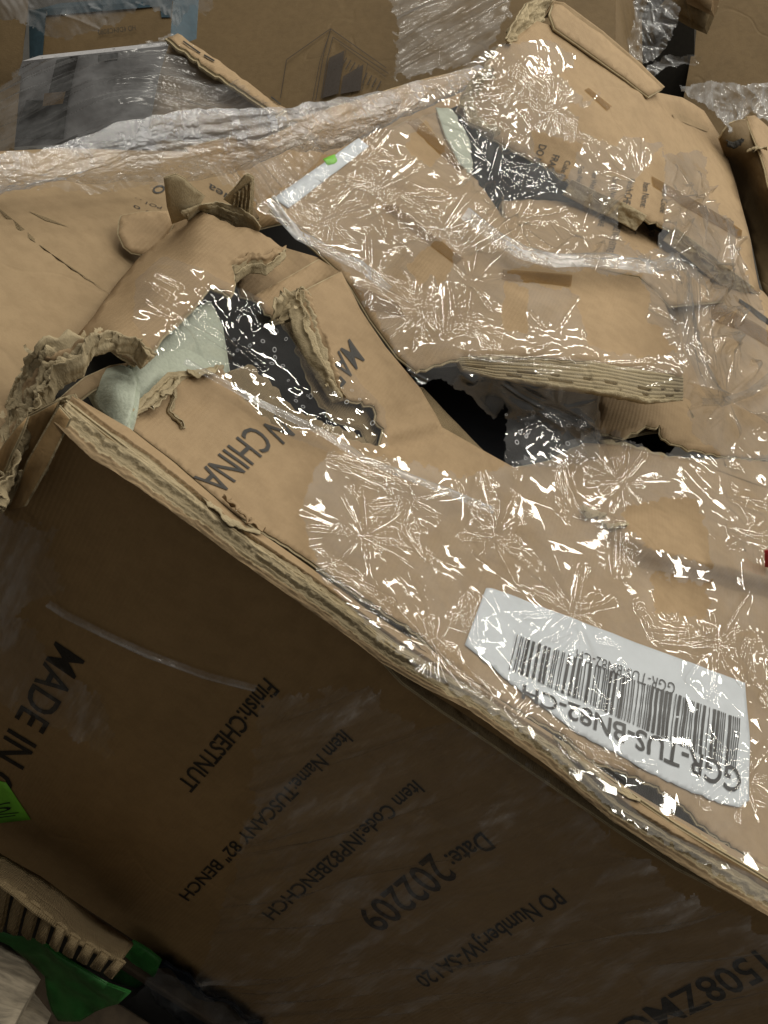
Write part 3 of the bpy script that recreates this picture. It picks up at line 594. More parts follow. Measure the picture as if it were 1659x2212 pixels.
sheet('inner_board_or_shade', [(100, 850), (200, 760), (330, 760), (330, 830), (200, 900)], Surf([(100, 850, 't', -.05), (330, 760, 't', -.05), (200, 900, 't', -.05)], seed=2), .003, ('dark', 'dark', 'dark'), 22, A)  # near-black sheet paints the shade inside the hole
ribbon('crumpled_corner', pts3([(105, 885, .002), (130, 862, .012), (162, 850, .016)]), pts3([(118, 930, -.02), (140, 905, -.006), (172, 892, .0)]), 60, 40, rough(.009, 50, 71), ['torn'], A, back=.003)
for k, q in enumerate([[(60, 905), (125, 868), (85, 960), (20, 1085), (-40, 1140), (-40, 1060)], [(128, 880), (150, 905), (105, 1000), (55, 1090), (20, 1100), (60, 1000)], [(30, 930), (60, 900), (10, 1010), (-40, 1100), (-40, 1030)]]):
    sheet('end_flap', q, Surf([(60, 905, 'f', -.02-.012*k), (125, 868, 'f', -.016), (20, 1085, 'f', -.022-.016*k), (-40, 1120, 'f', -.03)], noise=.004, freq=16, seed=80+k), .005, ('kraft_front', 'torn', 'inner'), 16, A, seed=30+k)
curl('torn_shred', [(105, 1010), (122, 985), (135, 955)], 8, .012, 171, 'ply', A, S=SF, bend=.006); curl('torn_shred', [(40, 1075), (62, 1030), (85, 985)], 10, .03, 172, 'torn', A, S=SF, bend=.008)
ply_fan('torn_ply', pts3(OUT), pts3(INN), 6, .009, .010, ['torn', 'ply', 'kraft', 'torn', 'ply'], A, 300, 220, .42, .007)
ply_fan('torn_ply', pts3([(658, 628, .06), (675, 660, .058), (692, 705, .05), (714, 760, .04), (726, 815, .03), (742, 866, .016)]), pts3([(618, 640, .045), (622, 690, .04), (640, 738, .03), (662, 792, .018), (686, 832, .01), (712, 875, .003)]), 4, .006, .007, ['kraft', 'torn', 'ply', 'torn'], A, 320, 140, .5, .005)
ply_fan('torn_ply', pts3([(498, 572, .035), (540, 548, .038), (575, 552, .038), (618, 536, .038)]), pts3([(505, 616, .01), (540, 590, .015), (575, 596, .02), (614, 564, .03)]), 3, .005, .006, ['kraft', 'torn', 'ply'], A, 330, 90, .5, .004)
ply_fan('torn_ply', pts3([(390, 462, .03), (425, 442, .04), (470, 438, .042), (510, 450, .045), (545, 472, .045), (562, 492, .042)]), pts3([(405, 480, .01), (430, 466, .012), (470, 478, .015), (510, 494, .018), (540, 504, .018), (556, 507, .022)]), 3, .004, .006, ['torn', 'ply', 'torn'], A, 340, 110, .45, .004)
ply_fan('torn_ply', pts3([(290, 900, .002), (335, 866, .002), (376, 826, .002), (435, 814, .002), (484, 802, .002)]), pts3([(278, 880, .004), (322, 846, .006), (362, 806, .008), (425, 798, .006), (480, 788, .004)]), 2, .004, .006, ['ply', 'torn'], A, 350, 120, .6, .003)
scraps('torn_bits', [(640, 650, .055), (650, 700, .045), (690, 770, .03), (705, 830, .018), (740, 868, .01)], 16, .006, .004, 'torn', A, 4); scraps('torn_bits', OUT, 16, .006, .004, 'torn', A, 1, 3.)
scraps('torn_bits', [(295, 895, .0), (340, 862, .0), (380, 822, .0), (440, 812, .0), (485, 800, .002)], 20, .004, .002, 'torn', A, 7); scraps('torn_bits', [(1255, 1098, .006), (1290, 1120, .006), (1335, 1155, .006)], 16, .006, .003, 'torn', A, 9)
# print on the front panel and on the top
for nm, tx, a, b, ua, ub, mt, sp in [
        ('printed_line', 'Finish:CHESTNUT', (572, 1462), (382, 1691), (34, 30), (31, 23), 'ink', 1), ('printed_line', 'Item Name:TUSCANY 82" BENCH', (738, 1574), (386, 1932), (27, 25), (22, 14), 'ink', 1),
        ('printed_line', 'Item Code:INP82BENCHCH', (893, 1683), (566, 1970), (27, 25), (26, 16), 'ink', 1), ('printed_line', 'Date:', (1040, 1793), (958, 1848), (33, 35), (32, 30), 'ink', 1),
        ('printed_line', '202209', (930, 1842), (766, 1978), (62, 50), (56, 36), 'ink_soft', 1), ('printed_line', 'PO Number:JW-SA120', (1197, 1914), (894, 2111), (30, 31), (26, 23), 'ink', 1),
        ('printed_line', '1508ZMC', (1632, 2050), (1330, 2212), (50, 52), (48, 36), 'ink', 1), ('printed_line', 'MADE IN C', (122, 1384), (-44, 1692), (64, 42), (58, 34), 'ink', 1)]:
    letters(nm, tx, SF, a, b, ua, ub, A, mt, spacing=sp, bold=.012, lift=.0012)
for tx, a, b, ua, ub in [('CHINA', (540, 921), (415, 1037), (52, 44), (62, 38)), ('MAD', (752, 735), (686, 808), (33, 47), (42, 42)), ('N', (592, 900), (566, 922), (44, 44), (44, 44))]:
    letters('printed_line', tx, SA, a, b, ua, ub, A, 'ink', lift=.0042, bold=.004)
# barcode label
def lab(u, v):           # u along the reading direction (right to left in the picture), v up the letters
    tl, tr, br, bl = (np.array(p, float) for p in ((1604, 1481), (1044, 1278), (1002, 1396), (1612, 1745)))   # bottom of the print is up in the picture
    return tl*(1-u)*(1-v)+tr*u*(1-v)+br*u*v+bl*(1-u)*v
import copy
SAL = copy.copy(SA); SAL.bumps = SA.bumps+(lambda x, y: .0011*perlin(x/42+y/90, y/26-x/120, 8)+.0006*perlin(x/17, y/15, 3),)
LP = [(1044, 1278), (1056, 1277), (1604, 1479), (1614, 1600), (1612, 1732), (1590, 1748), (1545, 1738, 2), (1480, 1712, 2), (1375, 1663, 2), (1340, 1640, 2), (1240, 1590), (1150, 1520, 2), (1085, 1470, 2), (1030, 1420), (1001, 1397)]
lb = sheet('shipping_label', LP, SAL, .0006, ('paper', 'paper', 'paper'), 8, A, lift=.0050); lb['label'] = 'white barcode shipping label'
def bq(u0, u1, v0=0., v1=1.):
    t0, t1, b1, b0 = (np.array(p, float) for p in ((1592, 1556), (1104, 1376), (1087, 1449), (1582, 1668)))
    f = lambda u, v: tuple((t0*(1-u)+t1*u)*(1-v)+(b0*(1-u)+b1*u)*v)
    return [f(u0, v0), f(u1, v0), f(u1, v1), f(u0, v1)]
r = random.Random(42); bars = []; u = 0
mods = []
while sum(mods) < 230: mods += [r.choice([1, 1, 1, 3, 3]), r.choice([1, 1, 2, 3])]
tot = sum(mods); acc = 0
for i in range(0, len(mods), 2):
    bars.append(bq(acc/tot, (acc+mods[i])/tot)); acc += mods[i]+mods[i+1]
prints('barcode', bars, SAL, 'print_ink', lb, lift=.0060, cut=30)
letters('label_print', 'GGR-TUS-BN82-CH', SAL, (1452, 1483), (1240, 1408), (-4, 24), (-2, 22), lb, 'print_ink', lift=.0060, bold=-.008)
letters('label_print', 'GGR-TUS-BN82-CH', SAL, (1597, 1668), (1124, 1484), (-8, 55), (-4, 30), lb, 'print_ink', lift=.0060, bold=.014)
sheet('green_sticker', [(-50, 1600), (0, 1686), (14, 1690), (67, 1769), (0, 1776), (-60, 1782)], SF, .0006, ('green', 'green', 'green'), 14, A, lift=.002)
letters('sticker_mark', 'S', SF, (24, 1728), (-14, 1738), (4, 18), (4, 18), A, 'print_ink', lift=.0035); prints('sticker_mark', [stroke((-10, 1757), (43, 1752), 2), stroke((-10, 1764), (36, 1758), 2)], SF, 'print_ink', A, lift=.0035)
prints('packing_tape', [[(1480, 995), (1560, 1000), (1660, 1032), (1660, 1060)]], SA, 'kraft_old', A, lift=.004)

# ------------------------------------------------------------------ what lies inside the front carton
def slab(name, label, poly, h, th, mt, cat, extra=()):
    S = Surf([(*p[:2], 't', h) for p in poly], noise=.0015, freq=6, seed=91); o = sheet(name, poly, S, th, (mt, mt, mt), 26); o['label'] = label; o['category'] = cat; return o
slab('black_bench_board', 'matt black board seen through the tear in the front carton beside the word CHINA', [(430, 650), (560, 640), (740, 700), (905, 800), (1000, 790), (1180, 800), (1300, 820), (1500, 900), (1440, 975), (1180, 1060), (1000, 1010), (840, 1000), (640, 960), (470, 800)], -.045, .02, 'black', 'bench board')
FS = Surf([(190, 840, 't', -.02), (240, 800, 't', .0), (330, 760, 't', .006), (450, 670, 't', .014), (480, 800, 't', -.012), (370, 850, 't', -.012), (290, 910, 't', -.012), (250, 935, 't', -.01), (320, 820, 't', .003)], noise=.001, freq=9, seed=7)
fo = thing('foam_sheet', 'pale green-white foam sheet bulging out of the torn left end of the front carton', 'foam', tuple(top(330., 830., -.03)))
sheet('foam_body', [(285, 790), (340, 745), (400, 690), (455, 650), (480, 700), (495, 800), (470, 840), (380, 880), (300, 935), (262, 945), (285, 870), (295, 830)], FS, .012, ('foam', 'foam', 'foam'), 12, fo)
FS2 = Surf([(188, 845, 't', -.03), (215, 800, 't', -.012), (265, 788, 't', .006), (290, 820, 't', .012), (288, 870, 't', .01), (262, 930, 't', -.002), (215, 890, 't', -.02), (245, 850, 't', .006)], noise=.001, freq=9, seed=8)
sheet('foam_fold', [(185, 845), (200, 815), (230, 795), (262, 788), (285, 798), (295, 825), (290, 870), (270, 935), (245, 915), (205, 880)], FS2, .012, ('foam', 'foam', 'foam'), 9, fo)

# ------------------------------------------------------------------ middle carton
B = thing('long_carton', 'middle long carton with lifted lid flap showing a thick layered cut edge', 'carton', (.1, .8, -.9), 'long cartons on the load')
sheet('top_panel', [(585, 452), (690, 372), (790, 308), (880, 258, 3), (955, 240, 4), (985, 290, 4), (1015, 370, 3), (1060, 430), (1090, 475), (1130, 560), (1250, 572), (1380, 600), (1430, 640), (1462, 720), (1480, 770), (1474, 813, 2), (1380, 795, 2), (1280, 782, 2), (1130, 768, 2), (1005, 770, 2), (900, 800), (860, 770), (800, 690), (760, 620), (735, 585), (640, 500)],
      SB, .006, ('kraft', 'ply', 'inner'), 14, B, seed=9)
E1 = [(985, 772), (1070, 768), (1130, 767), (1280, 781), (1380, 795), (1476, 812)]; E2 = [(1000, 800), (1070, 818), (1180, 832), (1330, 853), (1405, 870), (1474, 866)]
E13 = [SB.pt(np.array(float(x)), np.array(float(y)), -.001) for x, y in E1]
E23 = [CAM+rays(float(x), float(y))*(dep(E13[i])+.002) for i, (x, y) in enumerate(E2)]
def ply_d(u, v):
    k = 7.; k = 8.; ph = v*k+.30*perlin(u*7, v*3, 3)+.08*perlin(u*40, v*6, 4); d = .0022*np.abs(np.sin(np.pi*ph))**.6
    gp = np.exp(-((v-.60-.05*perlin(u*14, u*0, 5))/.035)**2)*(perlin(u*26, u*0+3, 6) > .05)+np.exp(-((v-.80-.05*perlin(u*10, u*0+9, 5))/.03)**2)*(perlin(u*16, u*0+8, 8) > .1)
    return d-.007*gp+.003*sstep(.8, 1, v)*fbm(u*40, v*4, 9)
ribbon('layered_edge', E13, E23, 700, 60, ply_d, ['ply'], B, back=.01)
for k, (pts, wd, h) in enumerate([([(1030, 770), (1090, 764), (1140, 768)], 8, .0)]):
    curl('torn_shred', pts, wd, h, 200+k, 'ply', B, S=SB, bend=-.004)
sheet('inner_flap', [(1285, 850), (1400, 862), (1475, 862), (1500, 900), (1470, 925), (1400, 935), (1330, 950), (1290, 945)], Surf([(1150, 850, 't', -.04), (1290, 862, 't', -.045), (1475, 870, 't', .0), (1470, 925, 't', .0), (1330, 950, 't', -.035), (1180, 950, 't', -.04)], seed=44, noise=.002), .005, ('inner', 'ply', 'inner'), 14, B)
wl = sheet('paper_label', [(591, 430), (774, 301), (796, 319), (622, 452)], SB, .0006, ('paper', 'paper', 'paper'), 14, B, lift=.0022); wl['label'] = 'blank white paper label strip'
gs = sheet('green_sticker', [(697, 346), (712, 340), (722, 337), (728, 350), (722, 356), (706, 360)], SB, .0006, ('green', 'green', 'green'), 8, B, lift=.0032); gs['label'] = 'small torn green sticker on the white label'
for q in ([(1085, 584), (1160, 590), (1235, 597), (1232, 621), (1160, 612), (1083, 606)], [(878, 262), (902, 256), (1008, 362), (990, 372)], [(826, 450), (850, 440), (1000, 560), (985, 574)], [(758, 610), (860, 660), (875, 690), (790, 668)]):
    prints('packing_tape', [q], SB, 'tape', B, lift=.002, cut=60)
sheet('torn_liner', [(940, 235, 5), (975, 240, 5), (1010, 300, 4), (1020, 380, 4), (990, 350), (960, 300)], SB, .003, ('foam', 'torn', 'inner'), 9, B, seed=66, lift=.004)

# ------------------------------------------------------------------ rear right carton, broken across
Cc = thing('long_carton', 'rear right long carton broken across its printed top, leaning up at the upper right', 'carton', (.3, 1.3, -.9), 'long cartons on the load')
sheet('top_panel', [(1120, 76), (1160, 46), (1195, 58), (1300, 130), (1400, 206), (1422, 200), (1475, 210), (1520, 240), (1560, 300), (1590, 400), (1620, 520), (1645, 640), (1600, 612, 5), (1530, 560, 5), (1450, 500, 5), (1390, 470, 4), (1340, 445, 4), (1290, 430, 4), (1230, 395, 3), (1170, 350, 3), (1135, 335, 2), (1050, 290, 4), (1010, 262, 5), (985, 240, 5), (1000, 200, 6), (1040, 150, 5), (1085, 100, 5)],
      SCc, .006, ('kraft', 'ply', 'inner'), 14, Cc, seed=11)
sheet('broken_panel', [(1088, 434, 2), (1180, 432, 2), (1250, 440, 3), (1300, 447, 4), (1390, 482, 5), (1450, 520, 5), (1530, 600, 4), (1565, 650), (1450, 660), (1380, 598), (1250, 572), (1130, 560), (1090, 510)], SCl, .006, ('kraft', 'ply', 'inner'), 13, Cc, seed=13)
SLp = Surf([(1150, 50, 't', .20), (1195, 5, 't', .212), (1215, 12, 't', .212), (1430, 190, 't', .178), (1400, 206, 't', .168), (1195, 60, 't', .193), (1300, 75, 't', .2)], noise=.0012, freq=12, seed=15)
sheet('folded_lip', [(1190, 30, 3), (1196, 8, 3), (1215, 10), (1300, 72), (1380, 140), (1432, 190), (1402, 207), (1300, 131), (1200, 60)], SLp, .008, ('kraft', 'ply', 'inner'), 11, Cc, seed=17)
ribbon('lip_edge', [SLp.pt(np.array(float(x)), np.array(float(y)), .004) for x, y in [(1196, 6), (1216, 8), (1300, 70), (1380, 138), (1434, 190)]], [SLp.pt(np.array(float(x)), np.array(float(y)), -.02) for x, y in [(1190, 24), (1206, 24), (1292, 86), (1370, 152), (1420, 198)]], 200, 16, rough(.0015, 20, 33), ['kraft_old'], Cc, back=.005)
ribbon('torn_corner', [SCc.pt(np.array(float(x)), np.array(float(y)), .02) for x, y in [(1195, 0), (1160, 6), (1125, 25), (1105, 60), (1085, 100)]], [SCc.pt(np.array(float(x)), np.array(float(y)), -.01) for x, y in [(1180, 42), (1165, 50), (1148, 62), (1135, 75), (1112, 100)]], 120, 36, rough(.012, 16, 37), ['torn'], Cc, back=.005)
ribbon('torn_corner', [SCc.pt(np.array(float(x)), np.array(float(y)), .016) for x, y in [(1050, 150), (1020, 175), (1000, 210), (990, 240), (1015, 275), (1060, 300)]], [SCc.pt(np.array(float(x)), np.array(float(y)), .0) for x, y in [(1072, 168), (1040, 195), (1025, 215), (1022, 240), (1040, 258), (1080, 290)]], 140, 30, rough(.014, 22, 39), ['torn'], Cc, back=.005)
ribbon('torn_corner', [SCc.pt(np.array(float(x)), np.array(float(y)), .01) for x, y in [(1230, 398), (1290, 425), (1345, 448), (1390, 475)]], [SCc.pt(np.array(float(x)), np.array(float(y)), -.02) for x, y in [(1226, 406), (1286, 435), (1338, 458), (1385, 484)]], 140, 20, rough(.004, 30, 49), ['torn'], Cc, back=.004)
ribbon('torn_corner', [SCc.pt(np.array(float(x)), np.array(float(y)), .01) for x, y in [(1450, 500), (1500, 535), (1560, 580), (1620, 625)]], [SCc.pt(np.array(float(x)), np.array(float(y)), -.02) for x, y in [(1446, 506), (1495, 542), (1554, 590), (1616, 634)]], 140, 20, rough(.004, 30, 59), ['torn'], Cc, back=.004)
sheet('side_panel', [(1085, 100), (1115, 75), (1135, 80), (1075, 165), (1010, 255), (985, 245), (1030, 170)], Surf([(1085, 100, 't', .14), (1115, 75, 't', .16), (1010, 255, 't', .03), (985, 245, 't', .02)], noise=.004, seed=5), .005, ('kraft_old', 'ply', 'inner'), 14, Cc, seed=23)
prints('packing_tape', [[(1262, 195), (1272, 190), (1320, 232), (1310, 240)]], SCc, 'tape', Cc, lift=.002, cut=60); prints('packing_tape', [[(1408, 380), (1560, 470), (1600, 500), (1598, 520), (1480, 450), (1410, 402)]], SCc, 'tape', Cc, lift=.002, cut=60)
prints('dark_mark', [[(1453, 246), (1470, 246), (1530, 275), (1558, 292), (1528, 284), (1458, 255)]], SCc, 'kraft_old', Cc, lift=.001)  # slightly darker sliver along the groove
for tx, a, b, ua, ub in [('DO NOT', (1165, 312), (1142, 372), (16, 4), (16, 5)), ('FRAGILE', (1194, 334), (1172, 384), (15, 4), (15, 5)), ('Cube Feet:', (1221, 347), (1200, 400), (12, 3), (12, 3)), ('Gross Weight', (1250, 358), (1243, 402), (12, 2), (12, 2)),
                         ('Net Weight', (1280, 370), (1272, 418), (12, 2), (12, 2)), ('Carton No:', (1323, 382), (1317, 428), (12, 2), (12, 2)), ('Finish:CHE', (1357, 386), (1345, 440), (14, 3), (16, 3)), ('Item Name:', (1390, 394), (1382, 448), (14, 3), (15, 3)), ('Item Code', (1432, 400), (1424, 460), (13, 3), (13, 3))]:
    letters('printed_line', tx, SCc, a, b, ua, ub, Cc, 'ink', lift=.0015, bold=.004)
for tx, a, b, ua, ub in [('HANDLE WITH EXTRE', (1333, 470), (1308, 545), (16, 3), (15, 3)), ('SE CARE', (1298, 456), (1290, 490), (12, 2), (12, 2)), ('00', (1404, 495), (1401, 510), (12, 2), (12, 2)), ('STNUT', (1366, 478), (1362, 505), (12, 2), (12, 2))]:
    letters('printed_line', tx, SCl, a, b, ua, ub, Cc, 'ink', lift=.0015, bold=.004)
sheet('rear_panel', [(1290, 930, 3), (1345, 945, 3), (1385, 925, 4), (1425, 918, 3), (1432, 945, 3), (1480, 968, 3), (1560, 986, 2), (1660, 992), (1850, 1045), (1850, 760), (1700, 690), (1650, 630), (1600, 590), (1530, 590), (1450, 640), (1300, 780)], SR, .006, ('kraft', 'ply', 'inner'), 18, Cc, seed=19)
prints('packing_tape', [[(1534, 655), (1560, 660), (1700, 740), (1700, 772), (1600, 715), (1536, 694)]], SR, 'tape', Cc, lift=.002, cut=60)
prints('tear_line', [[(1598, 645), (1660, 690), (1690, 712), (1688, 720), (1640, 690), (1596, 652)]], SR, 'dark', Cc, lift=.001)
slab('black_bench_board', 'black board showing in the dark gap of the broken rear carton beside the word FRAGILE', [(975, 235), (1040, 210), (1180, 320), (1350, 430), (1560, 560), (1600, 640), (1500, 640), (1300, 480), (1180, 470), (1080, 470), (1020, 370)], .0, .02, 'black', 'bench board')

# ------------------------------------------------------------------ neighbouring cartons
G = thing('grey_carton', 'faded flat carton at the left, half under the gathered film roll', 'carton', (-.75, .4, -.9))
SG = Surf([(-80, 400, 't', -.05), (350, 380, 't', -.05), (480, 470, 't', -.06), (170, 725, 't', -.06), (-80, 1000, 't', -.05), (60, 560, 't', -.045)], noise=.003, freq=4, seed=61, bumps=(lambda x, y: -.004*np.exp(-(seg_d(x, y, (-60, 425), (260, 640))/5)**2),))
sheet('top_panel', [(-90, 330), (120, 320), (420, 330), (520, 400), (560, 470), (460, 520), (330, 640), (200, 800), (60, 930), (-90, 1060)], SG, .006, ('kraft_old', 'ply', 'inner'), 20, G)
sheet('side_panel', [(-90, 1060), (60, 930), (80, 980), (-90, 1200)], Surf([(-90, 1060, 't', -.06), (60, 930, 't', -.07), (80, 980, 't', -.14), (-90, 1200, 't', -.2)], seed=3), .006, ('kraft_old', 'ply', 'inner'), 24, G)
prints('printed_mark', [[(342+13*math.cos(a*.2617)*rr-3*math.sin(a*.2617), 411+9*math.sin(a*.2617)*rr) for a in range(25) for rr in (1,)]+[(342+9*math.cos(a*.2617)-2*math.sin(a*.2617), 411+5.5*math.sin(a*.2617)) for a in range(24, -1, -1)]], SG, 'ink', G, lift=.001)
letters('printed_mark', 'uea', SG, (500, 425), (452, 398), (-7, 14), (-7, 14), G, 'ink'); letters('printed_mark', 'PO1 . .', SG, (350, 448), (292, 428), (-3, 5), (-3, 5), G, 'ink_soft'); letters('printed_mark', '0 0', SG, (330, 460), (290, 442), (-3, 5), (-3, 5), G, 'ink_soft')
prints('dark_mark', [[(60, 458), (100, 472), (148, 492), (98, 478)], [(-20, 440), (60, 500), (160, 580), (238, 636), (150, 578), (50, 502)]], SG, 'inner', G, lift=.0008)  # the long sliver paints the shade of the fold as a dark line
SG2 = Surf([(420, 330, 't', -.12), (1000, 170, 't', -.10), (590, 470, 't', -.16), (960, 260, 't', -.12)], noise=.004, freq=5, seed=63)
G2 = sheet('gap_filler', [(400, 320), (600, 270), (850, 190), (1040, 140), (1010, 270), (800, 330), (620, 480), (540, 500), (470, 430)], SG2, .006, ('kraft_front', 'ply', 'inner'), 20); tag(G2, 'added dark sheet filling the gap between the film roll and the middle carton', 'carton')  # added sheet that keeps the gap dark above the lit floor
SH = Surf([(60, 20, 'f', 1.36), (372, 10, 'f', 1.36), (366, 112, 'f', 1.24), (60, 150, 'f', 1.24)], noise=0)
Hb = carton('teal_edged_carton', 'low tan carton with dark teal ends under loose film at the upper left', [(64, 24), (374, 2), (366, 106), (66, 151)], SH, (.0, .12, .0), 'kraft_back', None, 'carton', mats=dict(top_panel='teal', side_panel='teal'))
prints('teal_band', [[(64, 24), (102, 21), (92, 147), (66, 151)], [(102, 21), (374, 2), (373, 14), (101, 36)], [(345, 4), (374, 2), (371, 40), (350, 40)]], SH, 'teal', Hb, lift=.003)
letters('printed_mark', 'HD 6DB4CB080', SH, (296, 70), (216, 80), (-1, -11), (-1, -11), Hb, 'ink', lift=.006)
SI = Surf([(50, 140, 'f', 1.15), (365, 105, 'f', 1.15), (320, 265, 'f', 1.15), (10, 280, 'f', 1.15)], noise=0)
Ib = carton('grey_printed_carton', 'pale grey carton with a dark band behind streaky film at the left', [(48, 132), (366, 98), (318, 300), (-10, 320)], SI, (0, .06, .0), 'grey_card', None, 'carton')
prints('dark_band', [[(125, 128), (172, 120), (150, 218), (106, 208)], [(60, 215), (150, 218), (140, 300), (30, 300)], [(215, 118), (258, 112), (256, 130), (214, 134)]], SI, 'dark', Ib, lift=.005)
prints('red_band', [[(100, 200), (146, 196), (140, 222), (96, 228)]], SI, 'kraft_front', Ib, lift=.007)
SJ = Surf([(-60, -60, 'f', 1.3), (62, 20, 'f', 1.25), (45, 150, 'f', 1.15), (-60, 380, 'f', 1.0)], noise=0)
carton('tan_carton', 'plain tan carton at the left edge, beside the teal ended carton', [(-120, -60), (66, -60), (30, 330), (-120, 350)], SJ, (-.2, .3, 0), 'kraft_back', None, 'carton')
SK = Surf([(362, 78, 'f', 1.02), (612, 228, 'f', .98), (560, 260, 'f', .95), (320, 270, 'f', .95)], noise=.002, seed=3)
K = thing('open_flap_carton', 'open grey tan carton with a scuffed slanting flap edge', 'carton', tuple(SK.raw(np.array(450.), np.array(250.))))
sheet('flap', [(368, 86), (480, 150), (600, 232), (640, 262), (560, 300), (318, 300), (345, 160)], SK, .006, ('kraft_old', 'ply', 'inner'), 18, K)
sheet('flap_edge', [(362, 80, 2), (384, 72, 1), (430, 100, 1), (500, 150, 1), (570, 205, 1), (618, 232), (600, 246), (540, 206, 2), (450, 148, 2)], Surf([(362, 78, 'f', 1.0), (384, 72, 'f', 1.03), (618, 232, 'f', .97), (540, 206, 'f', .95)], noise=.003, freq=20, seed=3), .012, ('kraft', 'ply', 'inner'), 9, K)
for st_ in (stroke((395, 92), (432, 118), 3), stroke((440, 122), (462, 136), 4), stroke((585, 212), (606, 226), 3)): prints('torn_slit', [st_], Surf([(362, 78, 'f', 1.0), (384, 72, 'f', 1.03), (618, 232, 'f', .97), (540, 206, 'f', .95)], noise=.003, freq=20, seed=3), 'dark', K, lift=.003)
SFb = Surf([(400, -60, 'f', 2.5), (1130, -60, 'f', 2.5), (1130, 330, 'f', 1.85), (330, 330, 'f', 1.85)], noise=0)
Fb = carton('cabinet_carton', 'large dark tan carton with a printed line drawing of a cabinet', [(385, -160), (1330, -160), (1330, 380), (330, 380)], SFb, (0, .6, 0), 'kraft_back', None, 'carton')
LN = [((715, 65), (620, 132), 1.6), ((620, 132), (607, 215), 1.6), ((715, 65), (835, 150), 1.8), ((715, 66), (700, 120), 1.6), ((700, 120), (683, 220), 1.6), ((712, 78), (692, 135), 1.2), ((692, 135), (676, 220), 1.2), ((720, 83), (840, 162), 1.6), ((720, 83), (708, 130), 1.6), ((708, 130), (695, 215), 2), ((748, 110), (730, 205), 1.2), ((795, 140), (782, 200), 1.2), ((735, 98), (835, 170), 1.2)]
prints('cabinet_drawing', [stroke(a, b, wd) for a, b, wd in LN], SFb, 'ink_soft', Fb, lift=.005, cut=600)
prints('cabinet_drawing', [[(712, 128), (745, 112), (732, 205), (697, 215)], [(742, 168), (786, 142), (780, 198), (736, 206)]]+[stroke((750+i*9, 128+i*5), (738+i*9, 148+i*5), 2.5) for i in range(4)]+[stroke((794+i*10, 160+i*6), (784+i*10, 182+i*5), 2.5) for i in range(4)], SFb, 'ink_soft', Fb, lift=.005, cut=600)
SE = Surf([(1512, -40, 'f', 3.1), (1720, -40, 'f', 3.1), (1720, 330, 'f', 2.65), (1440, 330, 'f', 2.65)], noise=0)
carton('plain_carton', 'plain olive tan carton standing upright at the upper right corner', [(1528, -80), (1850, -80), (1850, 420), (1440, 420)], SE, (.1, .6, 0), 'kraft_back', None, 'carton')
SD = Surf([(1555, 298, 't', .12), (1584, 264, 't', .16), (1618, 254, 't', .17), (1660, 400, 't', .12), (1760, 560, 't', .06), (1660, 640, 't', -.06), (1590, 400, 't', .02)], noise=.003, freq=8, seed=71)
D = thing('creased_carton', 'creased tan carton at the right edge, beside the broken rear carton', 'carton', (.75, 1.5, -.9))
sheet('side_panel', [(1553, 300, 2), (1570, 275, 3), (1584, 263, 2), (1618, 255), (1640, 330), (1662, 400), (1760, 560), (1760, 820), (1668, 690), (1640, 600), (1618, 500), (1585, 390)], SD, .006, ('kraft_back', 'ply', 'inner'), 14, D, seed=3)  # half-shade of this face is put into a darker board colour
sheet('top_panel', [(1612, 252), (1630, 250), (1760, 360), (1760, 560), (1662, 402), (1642, 330)], Surf([(1612, 252, 't', .17), (1760, 360, 't', .15), (1760, 560, 't', .06), (1650, 400, 't', .12)], noise=.003, seed=4), .006, ('kraft', 'ply', 'inner'), 14, D, seed=4)
curl('torn_shred', [(1566, 300), (1580, 305), (1596, 300)], 8, .004, 231, 'dark', D, S=SD); curl('torn_shred', [(1618, 325), (1640, 322), (1660, 330)], 10, .006, 232, 'ply', D, S=SD)
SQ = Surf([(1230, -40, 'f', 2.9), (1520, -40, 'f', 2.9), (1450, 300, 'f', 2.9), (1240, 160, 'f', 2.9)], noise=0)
carton('dark_backing', 'dark backing added behind crinkled film at the top right', [(1225, -120), (1500, -120), (1500, 420), (1225, 420)], SQ, (0, .4, 0), 'dark', None, 'carton')  # added backing, the darkness of the background is in its colour
def post(name, label, quad, y, mt, cat='board', dz=.06):
    S = Surf([(*p, 'f', y) for p in quad], noise=.001); o = sheet(name, quad, S, dz, (mt, mt, mt), 20); o['label'] = label; o['category'] = cat; return o
post('brown_post', 'brown upright board between folds of film at the top right', [(1335, -40), (1398, -40), (1340, 110), (1282, 96)], 2.7, 'inner')
post('brown_post', 'dark slanting board below the pale board end, left of the upright plain carton', [(1470, -20), (1535, 25), (1522, 62), (1440, 12)], 2.65, 'inner')
post('pale_board', 'pale board end beside the plain carton at the very top', [(1480, -40), (1545, -40), (1536, 24), (1496, -2)], 2.6, 'kraft')
post('red_tag', 'small red tag at the right edge of the picture', [(1652, 1190), (1680, 1185), (1680, 1230), (1653, 1225)], .52, 'red', 'tag', .002)

